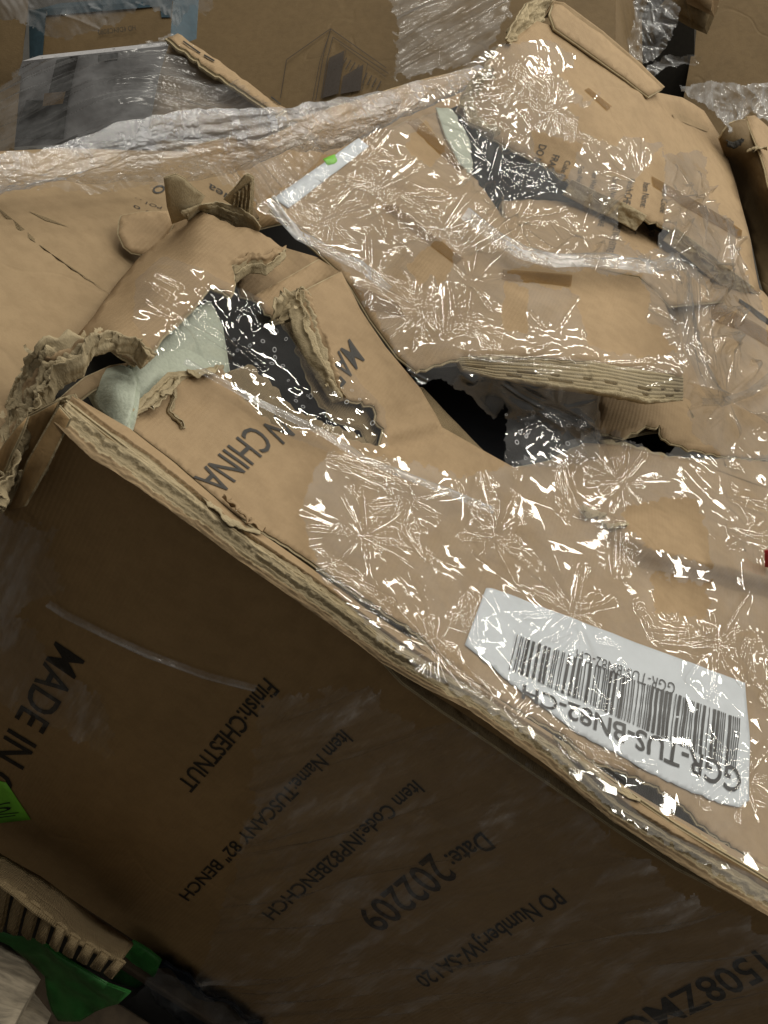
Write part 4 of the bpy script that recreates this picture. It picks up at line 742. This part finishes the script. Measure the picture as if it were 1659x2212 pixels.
# ------------------------------------------------------------------ pallet corner at the lower left
def fr(L): return [(x, y, 'f', o) for x, y, o in L]
Hc = thing('honeycomb_board', 'thick brown honeycomb cardboard block with open cells at the lower left', 'packing board', tuple(front(120., 2050., -.08)))
SHC = Surf(fr([(-40, 1830, -.06), (138, 1930, -.06), (287, 2039, -.06), (255, 2071, -.2), (160, 2028, -.2), (-40, 1880, -.2)]), noise=.002, freq=20, seed=5)
sheet('top_face', [(-40, 1822), (60, 1875), (138, 1930), (215, 1985), (287, 2039), (262, 2072), (225, 2058), (160, 2026), (55, 1946), (-40, 1880)], SHC, .004, ('inner', 'inner', 'inner'), 14, Hc, seed=4)
for k in range(10):
    t = k/9.; a = along([(-30, 1895), (55, 1950), (160, 2030), (250, 2078)], [t])[0]; b = along([(-50, 2000), (70, 2024), (156, 2072), (225, 2106)], [t])[0]
    d = along([(-30, 1895), (55, 1950), (160, 2030), (250, 2078)], [min(1, t+.055)])[0]-a if t < .99 else np.array([14, 8.])
    q = [tuple(a), tuple(a+d), tuple(b+d), tuple(b)]
    sheet('cell_wall', q, Surf(fr([(*q[0], -.205), (*q[1], -.205), (*q[2], -.215), (*q[3], -.215)]), noise=.002, freq=30, seed=k), .008, ('inner', 'inner', 'inner'), 12, Hc, seed=k)
sheet('cell_shade', [(-40, 1880), (55, 1946), (160, 2028), (262, 2072), (228, 2112), (156, 2078), (73, 2026), (-40, 2006)], Surf(fr([(-40, 1880, -.17), (262, 2072, -.17), (156, 2078, -.17), (-40, 2006, -.17)])), .004, ('dark', 'dark', 'dark'), 18, Hc)  # near-black sheet paints the shade inside the open cells
def bagp(name, label, poly, o0, mt, nz_=.01, cat='plastic', fq=10):
    S = Surf([(*p[:2], 'f', o0) for p in poly], noise=nz_, freq=fq, seed=len(poly)); o = sheet(name, poly, S, .004, (mt, mt, mt), 9); o['label'] = label; o['category'] = cat; return o
bagp('green_wrap', 'bright green plastic wrap under the honeycomb block', [(-40, 1998), (47, 2022), (73, 2022), (156, 2070), (233, 2122), (284, 2139), (255, 2166), (175, 2200), (120, 2215), (91, 2119), (40, 2060), (-40, 2040)], -.17, 'green_bag')
bagp('green_wrap', 'dark green plastic wrap right of the honeycomb block end', [(285, 2037), (318, 2052), (347, 2076), (332, 2110), (290, 2142), (240, 2120), (228, 2095), (258, 2074)], -.03, 'green_bag')
Wd = sheet('wood_block', [(-40, 2020), (20, 2042), (58, 2072), (88, 2116), (50, 2175), (20, 2240), (-40, 2260)], Surf(fr([(-40, 2020, -.22), (58, 2072, -.22), (88, 2116, -.26), (20, 2240, -.42), (-40, 2260, -.44)]), noise=.004, freq=18), .08, ('wood', 'wood', 'wood'), 14); tag(Wd, 'weathered pale wooden block with dark spots at the bottom left corner', 'wood block')
bagp('dark_wrap', 'crumpled blue black plastic wrap at the bottom left, below the carton', [(60, 2240), (80, 2150), (120, 2170), (180, 2195), (255, 2166), (300, 2130), (345, 2076), (360, 2072), (430, 2120), (500, 2175), (560, 2222), (560, 2300), (60, 2300)], -.02, 'blue_bag', .02)
# ------------------------------------------------------------------ stretch film
def rsegs(n, seed, box, L=(.03, .14), wd=(.0012, .003), am=(.001, .003), ang=None, spread=math.pi):
    r = np.random.default_rng(seed); o = []
    for _ in range(n):
        o.append((r.uniform(box[0], box[1]), r.uniform(box[2], box[3]), (r.uniform(0, math.pi) if ang is None else ang+r.normal()*spread), r.uniform(*L), r.uniform(*wd), r.uniform(*am)*r.choice([1, 1, -1])))
    return o
def star(u, v, n, seed, L=(.05, .13)):
    r = np.random.default_rng(seed); o = []; a0 = r.uniform(0, 6.28)
    for k in range(n):
        a = a0+2*math.pi*(k+r.uniform(-.3, .3))/n; l = 1.35*r.uniform(*L); o.append((u+math.cos(a)*l*.5, v+math.sin(a)*l*.5, a, l, r.uniform(.0014, .0028), r.uniform(.0014, .003)))
    return o
def bundles(n, seed, box, L, wd, am):
    """runs of nearly parallel pulled creases"""
    r = np.random.default_rng(seed); o = []
    for _ in range(n):
        cx, cv = r.uniform(box[0], box[1]), r.uniform(box[2], box[3]); a = r.uniform(0, math.pi); l = r.uniform(*L); m_ = r.integers(1, 6); gap = r.uniform(.004, .011); fan = r.normal()*.10
        for k in range(m_):
            q = k-(m_-1)/2; t = r.normal()*.25*l
            o.append((cx-math.sin(a)*q*gap+math.cos(a)*t, cv+math.cos(a)*q*gap+math.sin(a)*t, a+fan*q+r.normal()*.04, l*r.uniform(.5, 1.1), r.uniform(*wd), r.uniform(*am)*r.choice([1, 1, 1, -1])))
    return o
def crumple(seed, amp, lines=60, stars=(), fans=(), k=.08, f0=5, f1=28, nf=7, lines_kw=dict(L=(.04, .16), wd=(.0011, .0026), am=(.0010, .0032)), sharp=.05, grain=.0, gl=()):
    def f(u, v, X, Y):
        a = blobs(X, Y, amp['b'])+amp['a']; h = k*(.35+.65*a)*folds(u, v, nf, f0, f1, seed, sharp)
        fa_ = np.clip(a-.55, 0, .6); h = h+.10*fa_*folds(u, v, 8, 40, 130, seed+7, .08)
        h = pleats(X, Y, u, v, h, stars, seed+3); h = glints(X, Y, gl, h, .22); r = np.random.default_rng(seed+5); T = []
        def ln(x, y, an, l): T.append((x, y, x+math.cos(an)*l, y+math.sin(an)*l, r.uniform(.0014, .0028), r.uniform(.0018, .0034)*r.choice([1, 1, 1, -.8])))
        for _ in range(lines):
            x, y, an, l, m_, fn_ = r.uniform(X.min(), X.max()), r.uniform(Y.min(), Y.max()), r.uniform(0, math.pi), r.uniform(30, 130), r.integers(1, 5), r.normal()*.10
            for q in range(m_): ln(x+math.sin(an)*q*r.uniform(5, 12)+r.normal()*12, y-math.cos(an)*q*r.uniform(5, 12)+r.normal()*12, an+fn_*q+r.normal()*.05, l*r.uniform(.4, 1))
        for (x, y, n_) in stars:
            a0 = r.uniform(0, 6.28)
            for q in range(n_):
                an = a0+2*math.pi*(q+r.uniform(-.35, .35))/n_; g0 = r.uniform(3, 16); ln(x+math.cos(an)*g0, y+math.sin(an)*g0, an, r.uniform(35, 120))
        for (x0, y0, x1, y1, n_, sp) in fans:
            a0 = math.atan2(y1-y0, x1-x0); l = math.hypot(x1-x0, y1-y0)
            for q in range(n_):
                an = a0+r.normal()*sp; off = r.normal()*5; ln(x0-math.sin(a0)*off, y0+math.cos(a0)*off, an, l*r.uniform(.5, 1.1))
        return taut(X, Y, h, T)
    return f
SFA = Surf([(640, 1130, 't', .004), (700, 960, 't', .01), (830, 985, 't', .008), (1000, 1000, 't', .006), (1130, 1020, 't', .0), (1200, 900, 't', .02), (1290, 940, 't', .01), (1480, 960, 't', .03), (1720, 980, 't', .03), (1500, 1150, 't', .032), (1350, 1300, 't', .008), (1720, 1330, 't', .012), (1000, 1250, 't', .008), (900, 1395, 't', .012), (1300, 1660, 't', .012), (1720, 1905, 't', .014),
            (760, 1330, 'f', -.03), (1000, 1520, 'f', -.03), (1330, 1780, 'f', -.03), (1720, 2010, 'f', -.03)], noise=0)
fa = cover('stretch_film', [(640, 1120), (668, 1030), (700, 985), (850, 1000), (1000, 1040), (1085, 1010), (1120, 1000), (1290, 930), (1420, 990), (1560, 1000), (1640, 990), (1740, 990), (1740, 2010), (1600, 1940), (1480, 1862), (1330, 1770), (1180, 1640), (1010, 1525), (900, 1460), (780, 1360), (690, 1270)], SFA, 'film',
           crumple(11, dict(a=.10, b=[(1060, 1180, 110, .5), (900, 1080, 100, .35), (1180, 1290, 110, .45), (1100, 1430, 120, .5), (1600, 1400, 90, .8), (1640, 1050, 130, .5), (1500, 1020, 60, .5), (1640, 1700, 80, .6), (830, 1330, 80, .4), (1260, 1180, 80, .35), (1150, 1560, 80, .35)]),
                   lines=26, fans=[(700, 1000, 850, 1060, 6, .12), (860, 1150, 915, 1225, 3, .1), (960, 1345, 1040, 1350, 4, .06), (1105, 1445, 1250, 1365, 7, .06), (1390, 1378, 1545, 1390, 5, .05), (1610, 1380, 1605, 1490, 6, .12), (1500, 1740, 1600, 1660, 3, .15), (1335, 1140, 1330, 1280, 5, .05), (940, 1400, 1060, 1520, 6, .12), (1250, 990, 1190, 1110, 6, .15), (1200, 1010, 1240, 1130, 4, .1), (1560, 1150, 1660, 1180, 7, .12), (1560, 1080, 1660, 1100, 6, .1), (1200, 1600, 1340, 1690, 6, .1), (1020, 1010, 1060, 1180, 3, .2), (700, 1240, 830, 1330, 6, .1)], gl=[(1590, 1420, 25), (1600, 1470, 18), (1630, 1040, 25), (1545, 1100, 20), (1250, 1240, 12), (1270, 1300, 9), (1180, 1420, 14), (690, 1275, 14), (800, 1310, 14), (755, 1060, 12), (1100, 1250, 10), (1600, 1690, 14), (1050, 1190, 12), (1620, 1130, 18), (1220, 1500, 12)], stars=[(1060, 1175, 10), (1235, 1330, 8), (870, 1090, 7), (1160, 1480, 6), (1340, 1050, 9), (1540, 1400, 7), (1600, 1690, 7), (1620, 1160, 8), (930, 1400, 6), (780, 1170, 6)], k=.05),
           step=1.6, rag=10, seed=1, lift=.007, holes=[[(1330, 1120), (1420, 1085), (1500, 1090), (1520, 1180), (1530, 1235), (1440, 1200), (1385, 1190)], [(1400, 1250), (1520, 1270), (1515, 1345), (1405, 1330)]])
tag(fa, 'clear crumpled stretch film over the barcode label and the top of the front carton', 'plastic film')
SFB = Surf([(555, 455, 't', .02), (690, 372, 't', .03), (790, 305, 't', .05), (960, 215, 't', .08), (1060, 120, 't', .15), (1130, 85, 't', .19), (1230, 110, 't', .195), (1310, 215, 't', .16), (1420, 320, 't', .135), (1520, 300, 't', .12), (1600, 480, 't', .06), (1640, 640, 't', .02),
            (1170, 360, 't', .095), (1340, 450, 't', .10), (1530, 580, 't', .09), (1040, 360, 't', .085), (1080, 450, 't', .08), (1130, 560, 't', .085), (1250, 575, 't', .105), (1430, 640, 't', .12), (1480, 800, 't', .125), (1280, 775, 't', .12), (1130, 760, 't', .105), (1000, 770, 't', .08), (860, 770, 't', .045), (735, 585, 't', .035), (1000, 560, 't', .08),
            (1060, 900, 't', .0), (1180, 1000, 't', .0), (1290, 930, 't', .0), (1600, 900, 't', .03), (1740, 1000, 't', .03), (1740, 700, 't', .03)], noise=0)
HB = [[(872, 592), (900, 560), (955, 524), (975, 545), (972, 590), (950, 625), (925, 612), (905, 628)],
      [(1090, 600), (1130, 586), (1240, 600), (1380, 610), (1392, 660), (1385, 700), (1430, 735), (1450, 770), (1380, 775), (1270, 755), (1250, 690), (1235, 640), (1150, 625)],
      [(1335, 445), (1420, 320), (1425, 430), (1418, 520), (1400, 560), (1345, 545), (1330, 500)], [(866, 330), (912, 268), (955, 340), (925, 375)], [(1205, 170), (1225, 150), (1290, 200), (1262, 225)], [(1140, 290), (1255, 315), (1240, 345), (1215, 400), (1150, 350)], [(1090, 620), (1135, 640), (1130, 730), (1080, 720)]]
fb = cover('stretch_film', [(548, 460), (590, 425), (700, 360), (790, 296), (880, 240), (960, 185), (1040, 120), (1100, 95), (1180, 92), (1240, 130), (1225, 175), (1300, 205), (1258, 240), (1225, 235), (1250, 290), (1330, 325), (1340, 300), (1420, 312), (1428, 340), (1500, 330), (1520, 345), (1525, 440), (1585, 500), (1600, 600), (1640, 660), (1660, 800), (1740, 860), (1740, 1010), (1560, 1000), (1480, 930), (1478, 860), (1400, 850), (1290, 838), (1288, 930), (1285, 1000), (1180, 1015), (1085, 1010), (1092, 860), (1058, 905), (1010, 850), (950, 815), (895, 830), (862, 775), (800, 680), (740, 588), (640, 520)], SFB, 'film',
           crumple(23, dict(a=.30, b=[(1120, 200, 110, .9), (1080, 300, 110, 1.), (1200, 270, 80, .7), (960, 300, 80, .5), (900, 560, 130, .6), (960, 660, 90, .9), (1090, 720, 90, .5), (1160, 860, 100, .8), (1470, 690, 70, 1.), (1480, 560, 100, .8), (1350, 350, 70, .9), (1020, 470, 100, .6), (1300, 580, 100, .5), (750, 390, 90, .5), (1500, 800, 60, .8)]),
                   lines=95, fans=[(770, 580, 960, 690, 9, .06), (560, 455, 720, 560, 5, .06), (700, 480, 610, 460, 5, .1), (960, 590, 965, 740, 10, .12), (1000, 560, 880, 480, 8, .2), (1000, 560, 1120, 470, 8, .2), (950, 500, 1060, 380, 8, .15), (1100, 150, 1180, 250, 9, .15), (1200, 260, 1310, 335, 8, .12), (1360, 490, 1500, 440, 6, .08), (1080, 280, 1060, 400, 9, .1), (1470, 600, 1480, 800, 10, .08), (1260, 620, 1320, 640, 3, .1), (1560, 480, 1590, 620, 6, .1), (620, 560, 780, 640, 6, .1), (1150, 860, 1260, 930, 6, .2), (1080, 820, 1180, 880, 5, .1), (800, 420, 900, 350, 7, .1), (740, 400, 840, 430, 5, .1), (1000, 770, 1280, 785, 5, .03), (1280, 785, 1470, 800, 5, .03)], gl=[(1110, 210, 38), (1090, 300, 42), (1165, 300, 24), (1060, 395, 30), (1250, 330, 24), (960, 660, 20), (965, 715, 20), (820, 600, 22), (880, 650, 26), (900, 720, 18), (700, 470, 14), (1265, 640, 16), (1290, 175, 14), (1480, 650, 14), (1480, 730, 16), (780, 400, 24), (850, 430, 22), (1380, 350, 26), (1420, 480, 14), (1170, 870, 14), (1010, 800, 18), (1215, 540, 18), (1030, 330, 24), (1140, 150, 20), (1560, 560, 18)], stars=[(950, 500, 9), (700, 480, 8), (1060, 780, 8), (1200, 880, 8), (1480, 730, 10), (1440, 560, 9), (860, 430, 8), (1100, 480, 8), (1560, 860, 8), (800, 620, 8), (905, 690, 9), (1270, 630, 7), (1380, 400, 8), (1185, 260, 9), (1250, 520, 8), (1500, 440, 8), (1015, 620, 9), (1050, 360, 8), (640, 500, 7), (780, 360, 7)], k=.06, f1=30, nf=7),
           step=1.6, rag=7, seed=2, lift=.006, holes=HB)
tag(fb, 'large shiny crumpled stretch film over the middle and broken rear cartons', 'plastic film')
SFT = Surf([(300, 600, 't', .035), (350, 560, 't', .035), (480, 620, 't', .045), (390, 745, 't', .045), (330, 770, 't', .04), (560, 650, 't', .035), (640, 720, 't', .03), (720, 770, 't', .032), (830, 930, 't', .008), (700, 960, 't', .006), (540, 880, 't', .004), (430, 780, 't', .016), (480, 700, 't', .03), (640, 830, 't', .01)], noise=0)
def tape_h(u, v, X, Y):
    h = .035*(.3+blobs(X, Y, [(350, 640, 60, .9), (400, 730, 60, .8), (760, 940, 50, .5), (490, 660, 50, .6)]))*folds(u, v, 7, 10, 45, 5, .06)
    h = glints(X, Y, [(455, 632, 24), (490, 660, 30), (532, 695, 24), (372, 715, 12), (705, 925, 9)], h+.001*fbm(u*18, v*18, 4), .1)
    return taut(X, Y, h, [(*q, .0016, .0024) for q in [(365, 692, 500, 782), (405, 680, 562, 802), (410, 672, 524, 778), (352, 720, 450, 790), (310, 610, 380, 670), (300, 650, 360, 690), (690, 900, 722, 950), (330, 600, 400, 640), (505, 740, 575, 806), (388, 700, 480, 752), (440, 700, 470, 690), (505, 780, 470, 745)]])
ft = cover('clear_tape', [(292, 610), (350, 556), (440, 586), (478, 612), (560, 646), (640, 716), (724, 770), (826, 880), (838, 960), (800, 990), (700, 978), (620, 950), (540, 890), (470, 815), (430, 772), (392, 752), (336, 772), (286, 700)], SFT, 'clear_tape', tape_h, step=1.6, rag=3, seed=4)
rr_ = random.Random(12); V_, F_ = [], []
for q in range(85):
    x, y = (rr_.uniform(455, 835), rr_.uniform(660, 985)) if q < 62 else (rr_.uniform(1085, 1285), rr_.uniform(880, 1005))
    if q < 62 and not inside(np.array(x), np.array(y), [(460, 655), (640, 730), (830, 900), (835, 970), (700, 965), (540, 860), (480, 790)]): continue
    r1 = rr_.uniform(2.2, 5.2); r0 = r1*.72; k = len(V_); e = rr_.uniform(.7, 1.2); Sx = SFT if q < 62 else SFA
    for a in np.linspace(0, 2*math.pi, 13)[:-1]:
        w_ = 1+.15*math.sin(a*2+q)
        for rad in (r1, r0): V_.append(Sx.pt(np.array(x+rad*w_*math.cos(a)), np.array(y+rad*e*w_*math.sin(a)), .0065))
    for a in range(12): b_ = (a+1) % 12; F_.append((k+2*a, k+2*b_, k+2*b_+1, k+2*a+1))
bb = mesh('bubble', V_, F_, 'bubble', parent=ft); bb['kind'] = 'stuff'
tag(ft, 'clear bubbled packing tape stuck across the torn left end of the front carton', 'packing tape')
def strand(name, label, pts, wd, S, seed, mt='film_dense', lift=.004, am=.004, bulge=.006, cat='plastic film'):
    p = np.array([q[:2] for q in pts], float); d = np.gradient(p, axis=0); n = np.stack([-d[:, 1], d[:, 0]], -1); n /= np.linalg.norm(n, axis=1, keepdims=True)
    w_ = np.array([q[2] if len(q) > 2 else wd for q in pts]); a = p+n*w_[:, None]/2; b = p-n*w_[:, None]/2
    A3 = S.raw(a[:, 0], a[:, 1]); B3 = S.raw(b[:, 0], b[:, 1])
    nn = S.nrm(p[:, 0], p[:, 1]); A3 = A3+nn*lift; B3 = B3+nn*lift; L = int(np.linalg.norm(np.diff(p, axis=0), axis=1).sum()/3)+8
    o = ribbon(name, A3, B3, L, max(10, int(wd/1.6)), lambda u, v: bulge*np.sin(np.pi*v)+am*fbm(u*12, v*5, seed, 3)*np.sin(np.pi*v)+am*.5*np.abs(perlin(u*7, v*9, seed+4)), [mt])
    return tag(o, label, cat)
strand('film_edge', 'bright stretched tape edge running down to the right past the word CHINA', [(395, 788), (470, 830), (560, 880), (690, 940), (780, 1000), (860, 1030), (960, 1070), (1060, 1110)], 16, SFA, 5, 'film_dense', .006, .003, .003)
strand('film_edge', 'thin shiny film fold lying across the dark front panel', [(112, 1295), (150, 1320), (230, 1360), (330, 1405), (450, 1450), (560, 1478)], 8, SF, 6, 'film_dense', .005, .0006, .008)
strand('film_edge', 'gathered film strip between the middle carton and the broken rear carton', [(1000, 470), (1060, 520), (1120, 555), (1200, 575), (1300, 572), (1400, 585), (1450, 575)], 30, SFB, 7, 'film_dense', .008, .006, .006)
strand('film_edge', 'twisted film cord hanging beside the layered cut edge of the middle carton', [(1440, 575), (1465, 620), (1470, 690), (1480, 760), (1510, 830), (1545, 870)], 34, SFB, 8, 'film', .012, .010, .008)
strand('film_edge', 'crinkled film cord crossing the right end towards the picture edge', [(1500, 865), (1550, 868), (1610, 850), (1650, 820), (1690, 790)], 18, SFB, 9, 'film', .01, .006, .004)
strand('film_edge', 'film fold running along the left top of the middle carton', [(580, 440), (605, 480), (640, 520), (700, 550), (780, 590), (840, 640)], 22, SFB, 10, 'film_dense', .008, .006, .004)
# film roll lying along the back
SRo = Surf([(0, 365, 't', .0), (300, 330, 't', .0), (600, 300, 't', .02), (830, 230, 't', .03), (1000, 180, 't', .04), (300, 390, 't', -.03), (0, 400, 't', -.03), (300, 250, 't', .05), (600, 232, 't', .06)], noise=0)
TU = [(-60, 335), (0, 330), (120, 312), (250, 262), (330, 245), (450, 234), (625, 230), (720, 212), (830, 194), (960, 163), (1030, 140)]
TL = [(-60, 420), (0, 402), (75, 382), (150, 385), (225, 396), (350, 392), (425, 387), (500, 372), (570, 345), (625, 322), (725, 322), (830, 272), (960, 205), (1030, 165)]
def wob(L, s): P_ = along(L, np.linspace(0, 1, 90)); return [(x, y+7*fbm(np.array(x*.022), np.array(s*3.1), s, 3)) for x, y in P_]
TU, TL = wob(TU, 2), wob(TL, 5)
TU3 = [SRo.raw(np.array(float(x)), np.array(float(y))) for x, y in TU]; TL3 = [SRo.raw(np.array(float(x)), np.array(float(y))) for x, y in TL]
def roll_d(u, v):
    vv = v*.16; return .020*np.sin(np.pi*v)**.8+.13*folds(u*.8, vv*1.5, 11, 8, 120, 77, .04)*np.sin(np.pi*np.clip(v, .03, .97))**.5+.004*np.abs(perlin(u*3+v*2, v*7, 33))+.0022*np.abs(perlin(u*90, vv*110, 12))
fr_ = ribbon('film_roll', TU3, TL3, 900, 170, roll_d, ['film_roll']); tag(fr_, 'thick milky roll of gathered stretch film lying across the back from the left edge', 'plastic film')
cover('film_roll', [(0, 0), (1, 0), (1, 1)], SRo, 'film', lambda u, v, X, Y: u*0, step=1) if False else None
def streaks(seed, ang, k=.05, f=(30, 160)):
    def fn(u, v, X, Y):
        ca, sa = math.cos(ang), math.sin(ang); s = u*ca+v*sa; t = -u*sa+v*ca
        h = sum(.10/fq*np.abs(perlin(s*fq*.06+k_, t*fq, seed+k_)) for k_, fq in enumerate(np.geomspace(f[0], f[1], 5)))
        return h*3*(.5+.9*np.clip(perlin(s*5, t*9, seed+20)+.4, 0, 1.2))+k*folds(u, v, 8, 6, 40, seed)*.5
    return fn
SFL = Surf([(0, 140, 'f', 1.02), (340, 100, 'f', 1.02), (480, 230, 'f', .92), (0, 330, 'f', .72), (300, 270, 'f', .75), (620, 240, 'f', .85)], noise=0)
fl1 = cover('stretch_film', [(10, 200), (60, 148), (200, 130), (345, 104), (372, 92), (460, 150), (560, 215), (600, 240), (560, 260), (420, 262), (240, 290), (120, 325), (-40, 350), (-40, 260)], SFL, 'film_soft', streaks(31, .55), step=2.4, rag=8, seed=7); tag(fl1, 'streaky taut stretch film in front of the grey printed carton', 'plastic film')
SFK = Surf([(0, 60, 'f', 1.12), (100, 20, 'f', 1.12), (430, 30, 'f', 1.12), (200, 90, 'f', 1.10), (0, 0, 'f', 1.12)], noise=0)
fk = cover('stretch_film', [(-40, -40), (470, -40), (462, 30), (440, 38), (425, 10), (385, 60), (368, 40), (310, 5), (300, 25), (255, 55), (180, 75), (150, 92), (95, 70), (50, 40), (0, 45), (-40, 60)], SFK, 'film_dense', crumple(37, dict(a=.5, b=[]), lines=40, k=.18, f0=5, f1=60, lines_kw=dict(L=(.05, .2), am=(.003, .006), wd=(.003, .006))), step=2.2, rag=8, seed=8); tag(fk, 'loose crinkled film draped over the teal ended carton', 'plastic film')
SFM = Surf([(800, -40, 'f', 2.35), (1130, -40, 'f', 2.35), (1050, 200, 'f', 1.9), (800, 200, 'f', 1.9)], noise=0)
fm = cover('stretch_film', [(820, -40), (1130, -40), (1105, 40), (1060, 120), (1010, 152), (900, 178), (850, 190), (860, 60)], SFM, 'film_soft', streaks(41, .95, .06, (14, 70)), step=2.4, rag=12, seed=9); tag(fm, 'taut film with long diagonal streaks over the right part of the cabinet carton', 'plastic film')
SFR = Surf([(1200, -40, 'f', 2.5), (1500, -40, 'f', 2.5), (1470, 160, 'f', 2.4), (1260, 120, 'f', 2.4)], noise=0)
for lbl, q, sd in [('crinkled bright film fold behind the rear carton lip', [(1215, -40), (1330, -40), (1310, 40), (1285, 92), (1262, 82), (1225, 30)], 51), ('shiny pale film bag hanging between the brown boards at the top right', [(1372, -20), (1420, -30), (1472, 20), (1460, 60), (1440, 110), (1400, 140), (1362, 128), (1346, 108), (1368, 60)], 53),
                   ('twisted whitish film cord above the rear carton corner', [(1385, 165), (1400, 140), (1440, 126), (1516, 122), (1516, 138), (1450, 146), (1420, 160), (1402, 190)], 55)]:
    o = cover('stretch_film', q, SFR, 'film_dense', crumple(sd, dict(a=.8, b=[]), lines=30, k=.2, f0=5, f1=60, lines_kw=dict(L=(.08, .3), am=(.004, .01), wd=(.004, .008))), step=1.8, rag=5, seed=sd); tag(o, lbl, 'plastic film')
SFQ = Surf([(1440, 190, 't', .20), (1560, 180, 't', .22), (1720, 190, 't', .22), (1720, 300, 't', .17), (1560, 300, 't', .12)], noise=0)
fq = cover('stretch_film', [(1450, 188), (1520, 176), (1590, 182), (1740, 184), (1740, 300), (1660, 285), (1622, 244), (1584, 262), (1556, 296), (1530, 240)], SFQ, 'film_dense', crumple(57, dict(a=.7, b=[]), lines=40, k=.2, f0=6, f1=70), step=2., rag=6, seed=57); tag(fq, 'crumpled film sheet behind the creased carton at the right edge', 'plastic film')
# film on the dark front panel
SFF = Surf([(x, y, 'f', o-.006) for x, y, k, o in [(150, 880, 'f', 0), (430, 1090, 'f', 0), (900, 1430, 'f', .0), (1330, 1760, 'f', 0), (1659, 1960, 'f', 0), (1850, 2100, 'f', 0), (0, 1640, 'f', 0), (-80, 1200, 'f', 0), (300, 2000, 'f', 0), (560, 2230, 'f', 0), (1225, 1925, 'f', -.008), (1659, 2260, 'f', 0), (700, 1700, 'f', -.012), (1000, 2200, 'f', -.006), (350, 1500, 'f', -.006)]], noise=0)
ff = cover('stretch_film', [(580, 1480), (760, 1440), (900, 1500), (1010, 1540), (1180, 1660), (1330, 1790), (1480, 1880), (1740, 2030), (1740, 2300), (480, 2300), (440, 2080), (500, 1900), (560, 1700)], SFF, 'film_front', streaks(61, 1.25, .05, (12, 70)), step=3.4, rag=14, seed=10); tag(ff, 'thin clinging film over the printed date and number lines of the dark front panel', 'plastic film')
fg = cover('stretch_film', [(-40, 1060), (60, 1120), (140, 1130), (110, 1180), (150, 1260), (60, 1300), (120, 1420), (230, 1500), (260, 1640), (120, 1560), (-40, 1480)], SFF, 'film_front', crumple(63, dict(a=.5, b=[]), lines=30, k=.1, f0=5, f1=40, lines_kw=dict(L=(.05, .2), am=(.001, .003), wd=(.002, .005))), step=3., rag=14, seed=11); tag(fg, 'grey film patch at the left edge of the dark front panel', 'plastic film')
bw = cover('stretch_film', [(300, 2130), (350, 2075), (420, 2110), (480, 2160), (570, 2225), (570, 2290), (250, 2290), (200, 2220)], Surf([(300, 2130, 'f', -.04), (560, 2220, 'f', -.03), (400, 2300, 'f', -.06), (200, 2220, 'f', -.06)], noise=0), 'film_soft', crumple(67, dict(a=.8, b=[]), lines=40, k=.15, f0=5, f1=50), step=2.6, rag=6, seed=12); tag(bw, 'crinkled film over the dark wrap at the bottom', 'plastic film')

fx = cover('stretch_film', [(430, 380), (520, 360), (640, 320), (740, 300), (830, 270), (800, 300), (690, 365), (590, 432), (560, 470), (470, 420)], Surf([(420, 330, 't', -.05), (830, 250, 't', -.03), (590, 470, 't', -.05), (500, 420, 't', -.05)], noise=0), 'film_soft', streaks(71, 2.6, .05, (14, 80)), step=2.2, rag=6, seed=13); tag(fx, 'streaky dark looking film between the roll and the white paper label', 'plastic film')
for o_ in bpy.data.objects:
    if o_.parent is None and o_.get('category') == 'plastic film' and o_.name.startswith('stretch_film'): o_['group'] = 'sheets of stretch film'

fy = cover('stretch_film', [(-40, 380), (120, 370), (300, 380), (430, 380), (410, 402), (300, 404), (200, 420), (90, 404), (-40, 430)], Surf([(-40, 380, 't', -.01), (430, 380, 't', -.01), (200, 400, 't', -.015), (0, 430, 't', -.03)], noise=0), 'film_soft', crumple(83, dict(a=.6, b=[]), lines=30, k=.12), step=2.2, rag=8, seed=21); tag(fy, 'loose film skirt of the gathered roll lying on the faded flat carton', 'plastic film', 'sheets of stretch film')
